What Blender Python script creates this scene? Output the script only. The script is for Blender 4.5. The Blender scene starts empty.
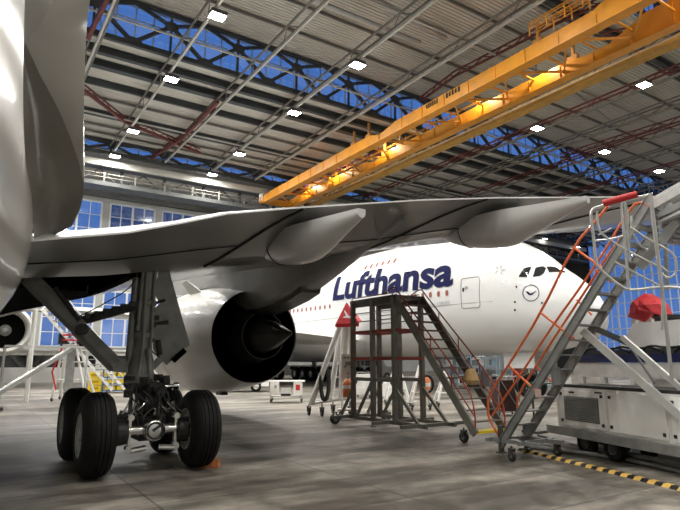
import bpy, bmesh, math, random
from mathutils import Vector, Matrix
from mathutils.bvhtree import BVHTree
random.seed(7)
PI = math.pi
sc = bpy.context.scene
COL = sc.collection
V3 = Vector
# ---------------------------------------------------------------- frame of the hangar: +X across the bays, +Y to the far wall
F = 560.0; PIT = math.atan(107/560.0); YAW = math.radians(33.4); H = 1.9
CP, SP = math.cos(PIT), math.sin(PIT); CY, SY = math.cos(YAW), math.sin(YAW)
def W(X, Y, Z=0.0):                      # offsets right / ahead of where the viewer stands
    return V3((CY*X+SY*Y, -SY*X+CY*Y, Z))
def ray(px, py):
    u = (px-340)/F; v = (255-py)/F
    return W(u, CP-v*SP, SP+v*CP)
def at(px, py, a=None, b=None, z=None, t=None):
    d = ray(px, py)
    if a is not None: t = a/d.x
    elif b is not None: t = b/d.y
    elif z is not None: t = (z-H)/d.z
    return V3((0, 0, H))+d*t
# ---------------------------------------------------------------- materials
MATS = {}
def mat(name, col, rough=.5, metal=0., coat=0., bump=0., bscale=8., var=0., vscale=1.5, emit=0., ecol=None, spec=.5):
    if name in MATS: return MATS[name]
    m = bpy.data.materials.new(name); m.use_nodes = True
    nt = m.node_tree; p = nt.nodes['Principled BSDF']
    p.inputs['Base Color'].default_value = (*col, 1)
    p.inputs['Roughness'].default_value = rough; p.inputs['Metallic'].default_value = metal
    p.inputs['Coat Weight'].default_value = coat; p.inputs['Coat Roughness'].default_value = .04
    p.inputs['Specular IOR Level'].default_value = spec
    tc = nt.nodes.new('ShaderNodeTexCoord')
    if var > 0:
        n = nt.nodes.new('ShaderNodeTexNoise'); n.inputs['Scale'].default_value = vscale; n.inputs['Detail'].default_value = 6
        nt.links.new(tc.outputs['Object'], n.inputs['Vector'])
        r = nt.nodes.new('ShaderNodeValToRGB')
        r.color_ramp.elements[0].position = .3; r.color_ramp.elements[1].position = .7
        r.color_ramp.elements[0].color = (*[c*(1-var) for c in col], 1)
        r.color_ramp.elements[1].color = (*[min(1, c*(1+var*.6)) for c in col], 1)
        nt.links.new(n.outputs['Fac'], r.inputs['Fac']); nt.links.new(r.outputs['Color'], p.inputs['Base Color'])
    if bump > 0:
        n2 = nt.nodes.new('ShaderNodeTexNoise'); n2.inputs['Scale'].default_value = bscale; n2.inputs['Detail'].default_value = 4
        nt.links.new(tc.outputs['Object'], n2.inputs['Vector'])
        b = nt.nodes.new('ShaderNodeBump'); b.inputs['Strength'].default_value = bump; b.inputs['Distance'].default_value = .05
        nt.links.new(n2.outputs['Fac'], b.inputs['Height']); nt.links.new(b.outputs['Normal'], p.inputs['Normal'])
    if emit > 0:
        p.inputs['Emission Color'].default_value = (*(ecol or col), 1); p.inputs['Emission Strength'].default_value = emit
    MATS[name] = m; return m
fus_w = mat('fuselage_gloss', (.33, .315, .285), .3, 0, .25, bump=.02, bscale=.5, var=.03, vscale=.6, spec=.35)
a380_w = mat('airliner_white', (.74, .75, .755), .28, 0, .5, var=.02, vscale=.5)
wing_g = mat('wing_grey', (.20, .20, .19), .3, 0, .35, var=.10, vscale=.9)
wing_d = mat('flap_grey', (.17, .17, .165), .3, 0, .35, var=.1, vscale=1.1)
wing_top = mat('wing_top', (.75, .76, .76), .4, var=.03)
fair_m = mat('fairing_grey', (.60, .605, .60), .3, 0, .35, var=.06, vscale=1.)
nac_m = mat('nacelle_white', (.56, .56, .54), .34, 0, .3, var=.05, vscale=.8)
black = mat('shade_and_seal_black', (.004, .004, .004), .9, spec=0.)  # near-black without sheen: stands in for shade in bays and ducts, also seal rubber
blackp = mat('black_plastic', (.018, .018, .018), .45, var=.3, vscale=6)
rubber = mat('tyre_rubber', (.010, .010, .0105), .7, spec=.25, bump=.15, bscale=30, var=.25, vscale=5)
gear_m = mat('gear_grey', (.25, .255, .245), .42, .15, .1, var=.25, vscale=4, bump=.1, bscale=9)
gear_d = mat('gear_dark', (.035, .036, .036), .45, .3, var=.4, vscale=8, bump=.3, bscale=16)
chrome = mat('chrome', (.75, .75, .73), .18, 1., var=.1, vscale=7)
rim_m = mat('rim_grey', (.66, .66, .63), .45, .2, var=.2, vscale=8)
core_m = mat('exhaust_metal', (.045, .042, .04), .42, .6, var=.25, vscale=3)
core_l = mat('exhaust_ring', (.5, .48, .44), .3, 1., var=.15)
steel = mat('galvanised_steel', (.36, .37, .365), .45, .45, var=.18, vscale=5, bump=.06)
steel_d = mat('dark_steel', (.10, .105, .105), .5, .3, var=.2, vscale=4)
alu = mat('aluminium', (.68, .69, .68), .38, .5, var=.1, vscale=6)
orange = mat('orange_paint', (.78, .16, .045), .42, 0, .2, var=.15, vscale=6)
rust = mat('brown_stair_paint', (.14, .115, .095), .5, .1, var=.3, vscale=4)
redrail = mat('red_rail_paint', (.42, .07, .045), .45, 0, .1, var=.2, vscale=5)
olive = mat('olive_grey_steel', (.24, .235, .20), .5, .2, var=.2, vscale=4)
redc = mat('red_canvas', (.62, .03, .04), .55, bump=.5, bscale=7, var=.2, vscale=4)
redpad = mat('red_foam', (.55, .025, .03), .5, bump=.2, bscale=14)
white_p = mat('white_paint', (.90, .90, .88), .38, 0, .25, var=.07, vscale=2.5)
white_d = mat('white_worn', (.78, .77, .74), .45, 0, .1, var=.16, vscale=3)
navy = mat('navy_stripe', (.012, .02, .09), .4)
navyt = mat('title_navy', (.010, .012, .07), .75, spec=.15)
yellow = mat('crane_yellow', (.66, .27, .018), .42, 0, .2, var=.14, vscale=.8)
yel2 = mat('yellow_plastic', (.85, .62, .02), .45, var=.1)
yelst = mat('yellow_stripe', (.80, .52, .12), .6, var=.2, vscale=9)
blue_p = mat('blue_rack', (.03, .13, .32), .45, var=.1)
truss_d = mat('truss_dark', (.055, .062, .066), .55, .1, var=.2, vscale=1)
joist_w = mat('joist_pale', (.50, .49, .45), .5, var=.1, vscale=1)
joist_g = mat('joist_grey', (.17, .165, .15), .5, var=.2, vscale=1)
redbeam = mat('red_oxide_steel', (.15, .035, .027), .55, var=.2, vscale=1)
deck_m = mat('roof_deck', (.56, .54, .49), .6, .1, var=.08, vscale=.3)
duct_m = mat('duct_metal', (.42, .44, .45), .4, .6, var=.1)
wall_m = mat('wall_panel', (.40, .41, .40), .6, var=.08, vscale=.4)
wall_w = mat('annex_white', (.86, .87, .86), .5, var=.06, vscale=.6)
wall_dk = mat('wall_dark', (.035, .037, .04), .7, var=.1, vscale=.4)
frame_w = mat('window_frame_white', (.70, .72, .72), .5)
lens = mat('lamp_lens', (1, .98, .92), .4, emit=60, ecol=(1, .97, .90))
lensw = mat('crane_lamp_lens', (1, .85, .6), .4, emit=25, ecol=(1, .82, .5))
winred = mat('cabin_window', (.34, .12, .09), .2, 0, .4)
sill_m = mat('louvre_dull', (.2, .2, .2), .5)
glassd = mat('dark_glass', (.02, .022, .025), .06, 0, .6)
gapl = mat('panel_gap', (.012, .012, .012), .8)
pale_line = mat('pale_seam', (.55, .55, .53), .5)
chock_m = mat('orange_chock', (.62, .22, .07), .6, var=.35, vscale=9, bump=.3, bscale=20)
seam = mat('door_seam', (.30, .30, .30), .6)
silver_l = mat('star_silver', (.42, .44, .46), .4)
orange_v = mat('hi_vis_orange', (.85, .26, .10), .6, var=.15)
tan_m = mat('tan_canvas', (.62, .42, .20), .8, var=.2, vscale=9, bump=.4)
maroon = mat('maroon_tarp', (.06, .022, .02), .6, var=.3, vscale=4, bump=.3)
# polished concrete
def floor_material():
    m = bpy.data.materials.new('concrete_floor'); m.use_nodes = True; nt = m.node_tree; p = nt.nodes['Principled BSDF']
    tc = nt.nodes.new('ShaderNodeTexCoord')
    def noise(s, d, sx=1, sy=1):
        mp = nt.nodes.new('ShaderNodeMapping'); mp.inputs['Scale'].default_value = (sx, sy, 1); mp.inputs['Rotation'].default_value = (0, 0, .58)
        nt.links.new(tc.outputs['Object'], mp.inputs['Vector'])
        n = nt.nodes.new('ShaderNodeTexNoise'); n.inputs['Scale'].default_value = s; n.inputs['Detail'].default_value = d
        n.inputs['Roughness'].default_value = .62
        nt.links.new(mp.outputs['Vector'], n.inputs['Vector']); return n
    n1 = noise(.55, 8, .45, 1.3); n2 = noise(2.6, 12); n3 = noise(.9, 4, .25, 2.2)
    r1 = nt.nodes.new('ShaderNodeValToRGB'); e = r1.color_ramp.elements
    e[0].position = .41; e[0].color = (.085, .074, .060, 1); e[1].position = .61; e[1].color = (.34, .31, .265, 1)
    nt.links.new(n1.outputs['Fac'], r1.inputs['Fac'])
    r2 = nt.nodes.new('ShaderNodeValToRGB'); e = r2.color_ramp.elements
    e[0].position = .36; e[0].color = (.5, .5, .5, 1); e[1].position = .62; e[1].color = (1.2, 1.2, 1.2, 1)
    nt.links.new(n2.outputs['Fac'], r2.inputs['Fac'])
    mx = nt.nodes.new('ShaderNodeMix'); mx.data_type = 'RGBA'; mx.blend_type = 'MULTIPLY'; mx.inputs['Factor'].default_value = .8
    nt.links.new(r1.outputs['Color'], mx.inputs['A']); nt.links.new(r2.outputs['Color'], mx.inputs['B'])
    # dark drag marks and slab joints
    r3 = nt.nodes.new('ShaderNodeValToRGB'); e = r3.color_ramp.elements
    e[0].position = .34; e[0].color = (.55, .55, .55, 1); e[1].position = .5; e[1].color = (1, 1, 1, 1)
    nt.links.new(n3.outputs['Fac'], r3.inputs['Fac'])
    m2 = nt.nodes.new('ShaderNodeMix'); m2.data_type = 'RGBA'; m2.blend_type = 'MULTIPLY'; m2.inputs['Factor'].default_value = .75
    nt.links.new(mx.outputs['Result'], m2.inputs['A']); nt.links.new(r3.outputs['Color'], m2.inputs['B'])
    br = nt.nodes.new('ShaderNodeTexBrick'); br.offset = 0; br.inputs['Scale'].default_value = .16; br.inputs['Mortar Size'].default_value = .003
    br.inputs['Color1'].default_value = (1, 1, 1, 1); br.inputs['Color2'].default_value = (.93, .93, .93, 1); br.inputs['Mortar'].default_value = (.45, .45, .45, 1)
    nt.links.new(tc.outputs['Object'], br.inputs['Vector'])
    m3 = nt.nodes.new('ShaderNodeMix'); m3.data_type = 'RGBA'; m3.blend_type = 'MULTIPLY'; m3.inputs['Factor'].default_value = 1
    nt.links.new(m2.outputs['Result'], m3.inputs['A']); nt.links.new(br.outputs['Color'], m3.inputs['B'])
    nt.links.new(m3.outputs['Result'], p.inputs['Base Color'])
    rr = nt.nodes.new('ShaderNodeMapRange'); rr.inputs['To Min'].default_value = .32; rr.inputs['To Max'].default_value = .62
    nt.links.new(n2.outputs['Fac'], rr.inputs['Value']); nt.links.new(rr.outputs['Result'], p.inputs['Roughness'])
    b = nt.nodes.new('ShaderNodeBump'); b.inputs['Strength'].default_value = .12; b.inputs['Distance'].default_value = .02
    nt.links.new(n2.outputs['Fac'], b.inputs['Height']); nt.links.new(b.outputs['Normal'], p.inputs['Normal'])
    return m
floor_m = floor_material()
def glass_material(name, tint, mixf):
    m = bpy.data.materials.new(name); m.use_nodes = True; nt = m.node_tree; nt.nodes.remove(nt.nodes['Principled BSDF'])
    out = nt.nodes['Material Output']
    tr = nt.nodes.new('ShaderNodeBsdfTransparent'); tr.inputs['Color'].default_value = (*tint, 1)
    gl = nt.nodes.new('ShaderNodeBsdfGlossy'); gl.inputs['Roughness'].default_value = .08
    tc = nt.nodes.new('ShaderNodeTexCoord'); n = nt.nodes.new('ShaderNodeTexNoise'); n.inputs['Scale'].default_value = .6
    nt.links.new(tc.outputs['Object'], n.inputs['Vector'])
    b = nt.nodes.new('ShaderNodeBump'); b.inputs['Strength'].default_value = .1; nt.links.new(n.outputs['Fac'], b.inputs['Height'])
    nt.links.new(b.outputs['Normal'], gl.inputs['Normal'])
    mx = nt.nodes.new('ShaderNodeMixShader'); mx.inputs['Fac'].default_value = mixf
    nt.links.new(tr.outputs[0], mx.inputs[1]); nt.links.new(gl.outputs[0], mx.inputs[2]); nt.links.new(mx.outputs[0], out.inputs['Surface'])
    return m
pane_m = glass_material('window_glass', (.85, .92, 1.), .12)
frost_m = glass_material('frosted_glass', (.55, .62, .72), .35)
# ---------------------------------------------------------------- mesh builder
def wm(o): return (wm(o.parent) @ o.matrix_parent_inverse @ o.matrix_basis) if o.parent else o.matrix_basis.copy()
class MB:
    def __init__(s): s.b = bmesh.new()
    def quadstrip(s, A, B, close=False):
        n = len(A)
        for i in range(n if close else n-1):
            j = (i+1) % n
            try: s.b.faces.new((A[i], A[j], B[j], B[i]))
            except ValueError: pass
    def box(s, c, d, rz=0, M=None):
        c = V3(c); R = M if M is not None else Matrix.Rotation(rz, 3, 'Z')
        hx, hy, hz = d[0]/2, d[1]/2, d[2]/2
        v = [s.b.verts.new(c+R@V3((x*hx, y*hy, z*hz))) for x in (-1, 1) for y in (-1, 1) for z in (-1, 1)]
        for f in ((0, 1, 3, 2), (4, 6, 7, 5), (0, 4, 5, 1), (2, 3, 7, 6), (0, 2, 6, 4), (1, 5, 7, 3)): s.b.faces.new([v[i] for i in f])
        return s
    def beam(s, p, q, w, h=None, up=(0, 0, 1), ext=0):      # rectangular bar from p to q
        p, q = V3(p), V3(q); d = (q-p); L = d.length
        if L < 1e-6: return s
        d.normalize(); p = p-d*ext; q = q+d*ext; L += 2*ext
        u = V3(up); x = d.cross(u)
        if x.length < 1e-3: x = d.cross(V3((0, 1, 0)))
        x.normalize(); z = x.cross(d); M = Matrix((x, d, z)).transposed()
        return s.box((p+q)/2, (w, L, h if h is not None else w), M=M)
    def tube(s, p, q, r, r2=None, n=10, caps=True):
        p, q = V3(p), V3(q); d = q-p
        if d.length < 1e-6: return s
        d.normalize(); x = d.orthogonal().normalized(); y = d.cross(x); r2 = r if r2 is None else r2
        A = [s.b.verts.new(p+(x*math.cos(2*PI*i/n)+y*math.sin(2*PI*i/n))*r) for i in range(n)]
        B = [s.b.verts.new(q+(x*math.cos(2*PI*i/n)+y*math.sin(2*PI*i/n))*r2) for i in range(n)]
        s.quadstrip(A, B, True)
        if caps: s.b.faces.new(A[::-1]); s.b.faces.new(B)
        return s
    def path(s, pts, r, n=8, close=False, smooth=0):
        pts = [V3(p) for p in pts]
        for _ in range(smooth):
            new = []; m = len(pts)
            rng = range(m if close else m-1)
            if not close: new.append(pts[0])
            for i in rng:
                a, b = pts[i], pts[(i+1) % m]; new += [a*.75+b*.25, a*.25+b*.75]
            if not close: new.append(pts[-1])
            pts = new
        m = len(pts); prev = None; rings = []
        for i in range(m):
            if close: t = pts[(i+1) % m]-pts[i-1]
            else: t = pts[min(i+1, m-1)]-pts[max(i-1, 0)]
            if t.length < 1e-7: t = V3((0, 0, 1))
            t.normalize()
            if prev is None: x = t.orthogonal().normalized()
            else:
                x = prev-t*prev.dot(t)
                x = x.normalized() if x.length > 1e-5 else t.orthogonal().normalized()
            prev = x; y = t.cross(x)
            rings.append([s.b.verts.new(pts[i]+(x*math.cos(2*PI*k/n)+y*math.sin(2*PI*k/n))*r) for k in range(n)])
        for i in range(m-1): s.quadstrip(rings[i], rings[i+1], True)
        if close: s.quadstrip(rings[-1], rings[0], True)
        else: s.b.faces.new(rings[0][::-1]); s.b.faces.new(rings[-1])
        return s
    def lathe(s, o, ax, prof, n=32, closed=False):    # prof: (along, radius)
        o, ax = V3(o), V3(ax).normalized(); x = ax.orthogonal().normalized(); y = ax.cross(x); rings = []
        for (l, r) in prof:
            if r < 1e-5: rings.append([s.b.verts.new(o+ax*l)]); continue
            rings.append([s.b.verts.new(o+ax*l+(x*math.cos(2*PI*i/n)+y*math.sin(2*PI*i/n))*r) for i in range(n)])
        pairs = list(zip(rings, rings[1:]))+([(rings[-1], rings[0])] if closed else [])
        for A, B in pairs:
            if len(A) == 1 and len(B) == 1: continue
            for i in range(n):
                j = (i+1) % n
                if len(A) == 1: s.b.faces.new((A[0], B[j], B[i]))
                elif len(B) == 1: s.b.faces.new((A[i], A[j], B[0]))
                else: s.b.faces.new((A[i], A[j], B[j], B[i]))
        return s
    def loft(s, secs, close=True, caps=True):
        R = [[s.b.verts.new(V3(p)) for p in sec] for sec in secs]
        for A, B in zip(R, R[1:]): s.quadstrip(A, B, close)
        if caps and close: s.b.faces.new(R[0][::-1]); s.b.faces.new(R[-1])
        return s
    def prism(s, pts, off):
        pts = [V3(p) for p in pts]; off = V3(off)
        A = [s.b.verts.new(p) for p in pts]; B = [s.b.verts.new(p+off) for p in pts]
        s.b.faces.new(A[::-1]); s.b.faces.new(B); s.quadstrip(A, B, True); return s
    def ngon(s, pts):
        s.b.faces.new([s.b.verts.new(V3(p)) for p in pts]); return s
    def build(s, name, m, parent=None, smooth=True, bevel=0., ang=35, double=False):
        bm = s.b
        if bevel > 0:
            es = [e for e in bm.edges if len(e.link_faces) == 2 and e.calc_face_angle(0) > .6]
            bmesh.ops.bevel(bm, geom=es, offset=bevel, segments=2, affect='EDGES', profile=.6, clamp_overlap=True)
        bmesh.ops.recalc_face_normals(bm, faces=bm.faces)
        me = bpy.data.meshes.new(name); bm.to_mesh(me); bm.free()
        if smooth:
            for p in me.polygons: p.use_smooth = True
            me.set_sharp_from_angle(angle=math.radians(ang))
        me.materials.append(m)
        o = bpy.data.objects.new(name, me); COL.objects.link(o)
        if parent is not None:
            o.parent = parent
            o.matrix_parent_inverse = wm(parent).inverted()
        else:                                                # origin to the thing's base
            zs = [v.co for v in me.vertices]
            c = V3(((min(v.x for v in zs)+max(v.x for v in zs))/2, (min(v.y for v in zs)+max(v.y for v in zs))/2, min(v.z for v in zs)))
            me.transform(Matrix.Translation(-c)); o.location = c
        return o
def tag(o, label=None, cat=None, group=None, kind=None):
    if label: o['label'] = label
    if cat: o['category'] = cat
    if group: o['group'] = group
    if kind: o['kind'] = kind
    return o
def thing(name, loc, label, cat, group=None):
    o = bpy.data.objects.new(name, None); COL.objects.link(o); o.location = V3(loc); o.empty_display_size = .3
    return tag(o, label, cat, group)
def struct(o): o['kind'] = 'structure'; return o
def dup(root, loc, label=None, rz=None, parent=None):
    c = root.copy(); COL.objects.link(c); c.location = V3(loc)
    if rz is not None: c.rotation_euler.z = rz
    if label: c['label'] = label
    def kids(src, dst):
        for ch in list(src.children):
            k = ch.copy(); COL.objects.link(k); k.parent = dst; k.matrix_parent_inverse = ch.matrix_parent_inverse.copy(); kids(ch, k)
    kids(root, c); return c
def mix(a, b, t): return V3(a)*(1-t)+V3(b)*t
# ================================================================ HANGAR
struct(MB().box((43, 30, -.15), (176, 128, .3)).build('floor', floor_m, smooth=False))
# stepped roof decks with real corrugation (ribs run across the bays)
def deck(name, y0, y1, z, mt, pitch=.42, dp=.09, x0=-42, x1=128):
    m = MB(); y = y0; prof = []
    while y < y1:
        prof += [(y, z), (y+pitch*.42, z), (y+pitch*.5, z+dp), (y+pitch*.92, z+dp)]; y += pitch
    A = [m.b.verts.new((x0, p[0], p[1])) for p in prof]; B = [m.b.verts.new((x1, p[0], p[1])) for p in prof]
    m.quadstrip(A, B)
    A2 = [m.b.verts.new((x0, p, z+.5)) for p in (y0, y1)]; B2 = [m.b.verts.new((x1, p, z+.5)) for p in (y0, y1)]
    m.quadstrip(A2, B2)
    return struct(m.build(name, mt, smooth=False))
deck('ceiling', -33, 26, 41, deck_m); deck('ceiling', 26.3, 51.5, 36, deck_m)
deck('ceiling', 52, 78, 31.7, deck_m, .9, .08); deck('ceiling', 78.3, 92, 30.2, deck_m, .9)
# walls
struct(MB().box((43, -33, 20), (176, .4, 42)).build('wall_near', wall_m, smooth=False))
struct(MB().box((-42, 30, 20), (.4, 128, 42)).build('wall_left', wall_m, smooth=False))
# far wall with real window openings
YB = 90.0
def wall_with_holes(name, fn, s0, s1, z0, z1, holes, mt, th=.35):
    xs = sorted({s0, s1, *[h[0] for h in holes], *[h[1] for h in holes]}); zs = sorted({z0, z1, *[h[2] for h in holes], *[h[3] for h in holes]})
    m = MB()
    for xa, xb in zip(xs, xs[1:]):
        run = None
        for za, zb in list(zip(zs, zs[1:]))+[(None, None)]:
            solid = za is not None and not any(h[0] <= (xa+xb)/2 <= h[1] and h[2] <= (za+zb)/2 <= h[3] for h in holes)
            if solid: run = (run[0], zb) if run else (za, zb)
            elif run: 
                c, d = fn((xa+xb)/2, (run[0]+run[1])/2, xb-xa, run[1]-run[0], th); m.box(c, d); run = None
    return struct(m.build(name, mt, smooth=False))
holes = []
x = -40.0; wins = []
while x < 36:                                # high band and low band of glazing, left half of the far wall
    wins.append((x+.4, x+7.4, 17.5, 26.2)); wins.append((x+.4, x+7.4, 4.0, 12.5)); x += 8
wall_with_holes('wall_far', lambda s, z, w, h, th: ((s, YB, z), (w, th, h)), -42, 128, -.1, 31, wins, wall_m)
for i, (xa, xb, za, zb) in enumerate(wins):
    root = thing('window_%d' % (i+1), ((xa+xb)/2, YB, za), None, None); struct(root)
    fr = MB()
    for s in (0, 1): fr.box((xa+.12 if s == 0 else xb-.12, YB-.2, (za+zb)/2), (.24, .3, zb-za)); fr.box(((xa+xb)/2, YB-.2, za+.1 if s == 0 else zb-.1), (xb-xa, .3, .22))
    n = 4
    for k in range(1, n): fr.box((xa+(xb-xa)*k/n, YB-.2, (za+zb)/2), (.30 if k == 2 else .12, .2, zb-za))
    for k in range(1, 4): fr.box(((xa+xb)/2, YB-.2, za+(zb-za)*k/4), (xb-xa, .16, .10))
    fr.build('window_frame', frame_w, root, smooth=False)
    MB().box(((xa+xb)/2, YB-.08, (za+zb)/2), (xb-xa-.2, .03, zb-za-.2)).build('pane', frost_m if za > 13 and xa > 15 else pane_m, root, smooth=False)
# right-hand wall: blue glazed hangar door beyond the stairs
XR = 125.0
dh = [(47.2, 79.0, .6, 31.5)]
wall_with_holes('wall_right', lambda s, z, w, h, th: ((XR, s, z), (th, w, h)), -33, 92, -.1, 41, dh, wall_dk)
root = struct(thing('door_1', (XR, 63, 0), None, None))
fr = MB(); 
y = 47.2
while y < 79.1:
    fr.box((XR-.15, y, 16), (.25, .16 if round((y-47.2)/1.7) % 5 else .34, 30.8)); y += 1.7
z = .7
k = 0
while z < 31.6: fr.box((XR-.15, 63.1, z), (.22, 31.8, .16 if k % 3 else .2)); z += 2.9; k += 1
fr.build('door_frame', mat('door_frame_pale', (.74, .80, .86), .5), root, smooth=False)
MB().box((XR, 63.1, 16), (.04, 31.8, 30.8)).build('pane', pane_m, root, smooth=False)
# clerestory glazing at the roof steps
def clerestory(n, y, z0, z1, x0=-42, x1=128, step=1.75):
    root = struct(thing('window_%d' % n, (28, y, z0), None, None))
    fr = MB(); x = x0
    while x < x1: fr.box((x, y-.05, (z0+z1)/2), (.13, .12, z1-z0)); x += step
    fr.box(((x0+x1)/2, y-.05, z0+.12), (x1-x0, .3, .24)); fr.box(((x0+x1)/2, y-.05, z1-.1), (x1-x0, .3, .2)); fr.box(((x0+x1)/2, y-.05, z0+(z1-z0)*.62), (x1-x0, .14, .1))
    fr.build('window_frame', mat('clerestory_bar', (.60, .68, .74), .5, .2), root, smooth=False)
    MB().box(((x0+x1)/2, y+.05, (z0+z1)/2), (x1-x0, .03, z1-z0)).build('pane', pane_m, root, smooth=False)
clerestory(40, 52.0, 31.9, 36.1); clerestory(41, 26.3, 36.1, 41.1); clerestory(42, 78.2, 30.3, 31.9)
# deep trusses under the roof steps
def truss(y, zb, zt, label, x0=-41.0, x1=127.0, step=7.05, off=13.7):
    root = thing('roof_truss', (28, y, zb), label, 'roof truss')
    zm = zb+(zt-zb)*.66
    MB().beam((x0, y, zb), (x1, y, zb), .42, .5).build('bottom_chord', truss_d, root, smooth=False)
    MB().beam((x0, y, zt-.25), (x1, y, zt-.25), .35, .35).build('top_chord', truss_d, root, smooth=False)
    n = MB(); k0 = math.floor((x0-off)/step)+1
    k = k0
    while off+k*step < x1:
        x = off+k*step; h = step/2
        n.beam((x, y, zm), (x-h, y, zb+.15), .30, .34); n.beam((x, y, zm), (x+h, y, zb+.15), .30, .34)
        n.beam((x, y, zm), (x-h, y, zt-.3), .26, .3); n.beam((x, y, zm), (x+h, y, zt-.3), .26, .3)
        n.beam((x, y, zb), (x, y, zt), .2, .2)
        g = MB(); g.prism([(x-.7, y-.2, zm-.2), (x-.35, y-.2, zm+.4), (x+.35, y-.2, zm+.4), (x+.7, y-.2, zm-.2), (x+.3, y-.2, zm-.6), (x-.3, y-.2, zm-.6)], (0, .08, 0)); g.build('gusset_plate', truss_d, root, smooth=False); g = MB()
        g.prism([(x+h-.9, y-.24, zb+.2), (x+h-.5, y-.24, zb+.6), (x+h+.5, y-.24, zb+.6), (x+h+.9, y-.24, zb+.2)], (0, .08, 0)); g.build('gusset_plate', truss_d, root, smooth=False); k += 1
    n.build('web_diagonals', truss_d, root, smooth=False)
    return root
truss(51.0, 31.4, 36, 'long dark steel roof truss with V braces before the large blue clerestory strip')
truss(25.6, 36.3, 41, 'dark roof truss before the blue glazing in the top right corner')
truss(77.4, 29.7, 31.7, 'shallow dark roof truss before the far low strip of blue glazing')
for y, z, w, lb in ((53.6, 31.3, .55, 'nearest dark ceiling girder just behind the large roof truss'), (56.4, 31.3, .75, 'wide dark ceiling girder parallel to the large roof truss, farther from it'),
                    (60.5, 31.3, .35, 'slim dark ceiling girder beyond the two wide girders'), (68.5, 31.3, .55, 'dark ceiling girder halfway between the large truss and the far blue glazing strip'),
                    (28.6, 35.3, .6, 'dark ceiling girder above the yellow crane in the top right corner')):
    root = thing('ceiling_girder', (28, y, z-.3), lb, 'steel girder')
    MB().box((43, y, z), (168, .12, .62)).build('web_plate', truss_d, root, smooth=False)
    MB().box((43, y, z-.33), (168, w, .08)).build('bottom_flange', truss_d, root, smooth=False)
    MB().box((43, y, z+.33), (168, w, .08)).build('top_flange', truss_d, root, smooth=False)
# light lattice joists running towards the far wall (lamp lines)
def joist(x, y0, y1, zc, h, mt, red=False, label=''):
    root = thing('lattice_joist', (x, (y0+y1)/2, zc), label, 'roof joist', 'lattice joists carrying the lamps')
    MB().beam((x, y0, zc), (x, y1, zc), .20, .26).build('bottom_chord', mt, root, smooth=False)
    t = MB(); c = redbeam if red else joist_g
    t.beam((x-.45, y0, zc+h), (x-.45, y1, zc+h), .16, .16).beam((x+.45, y0, zc+h), (x+.45, y1, zc+h), .16, .16)
    t.build('top_chord', c, root, smooth=False)
    w = MB(); y = y0; s = 1
    while y+1.7 < y1:
        w.beam((x, y, zc), (x+.45*s, y+1.7, zc+h), .08, .08); w.beam((x+.45*s, y+1.7, zc+h), (x, y+3.4, zc), .08, .08); y += 3.4; s = -s
    w.build('lattice_bars', c, root, smooth=False)
xs_j = [-28.2+7.03*k for k in range(22)]
ROWN = ['leftmost lamp row in view', 'left lamp row', 'centre lamp row', 'lamp row over the crane', 'first lamp row right of the crane', 'second lamp row right of the crane', 'rightmost lamp row']
def jlabel(k, x):
    base = 'pale lattice joist' if x < 50 else 'dull lattice joist'
    q = (k-4)/2
    if q < 0: return base+', %s to the left of the leftmost lamp row' % ('one step', 'two steps', 'three steps', 'four steps')[min(3, 3-k)]
    if q == int(q) and int(q) < 7: return base+' above the '+ROWN[int(q)]
    if int(q)+1 < 7: return base+' between the %s and the next row' % ROWN[int(q)]
    return base+' to the right of the rightmost lamp row'
for k, x in enumerate(xs_j):
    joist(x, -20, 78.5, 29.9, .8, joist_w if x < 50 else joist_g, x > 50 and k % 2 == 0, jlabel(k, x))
# purlins
def purlin(y, z, mt=joist_g, w=.18, h=.28, lb='slim purlin running across under the corrugated deck', x0=-42, x1=128):
    o = MB().beam((x0, y, z), (x1, y, z), w, h).build('purlin', mt, smooth=False)
    tag(o, lb, 'purlin', 'purlins under the roof decks')
for y, n_ in ((30, 'fifth'), (34.2, 'fourth'), (38.4, 'third'), (42.6, 'second'), (46.8, 'first')): purlin(y, 35.75, lb='slim purlin under the upper corrugated deck, %s before the large truss' % n_)
for y, n_ in ((64.5, 'farthest from'), (72.5, 'middle one before'), (75, 'nearest to')): purlin(y, 31.45, lb='slim purlin under the lower deck, %s the far blue glazing strip' % n_)
# continuous pale rail lines crossing under the big truss
for i, (y, z) in enumerate(((48.8, 32.2), (35.5, 33.2), (66.4, 30.3), (73.5, 30.5))):
    tag(MB().beam((-42, y, z), (124, y, z), .16, .16).build('tie_rail', joist_w, smooth=False), 'thin pale tie rail crossing under the roof, %s' % ('just in front of the large truss', 'above the nearer rows of lamps', 'beyond the wide dark girders', 'just before the far blue glazing strip')[i], 'tie rail')
# silver pipes under the near deck
def pipe(px0, px1, z, r, lb):
    p, q = at(*px0, z=z), at(*px1, z=z)
    tag(MB().path([p-(q-p)*.4, p, q, q+V3((0, .8, .6))], r, 10).build('ceiling_pipe', duct_m), lb, 'pipe')
pipe((305, -4), (420, 42), 34.6, .2, 'silver ceiling pipe left of the two, ending beside the bright lamp')
pipe((362, -8), (445, 38), 34.4, .3, 'thick silver duct pipe hung under the corrugated deck, top centre')
pipe((577, 94), (616, 126), 33.6, .13, 'thin pipe over the dim right-hand roof, ending in a hook')
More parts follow.
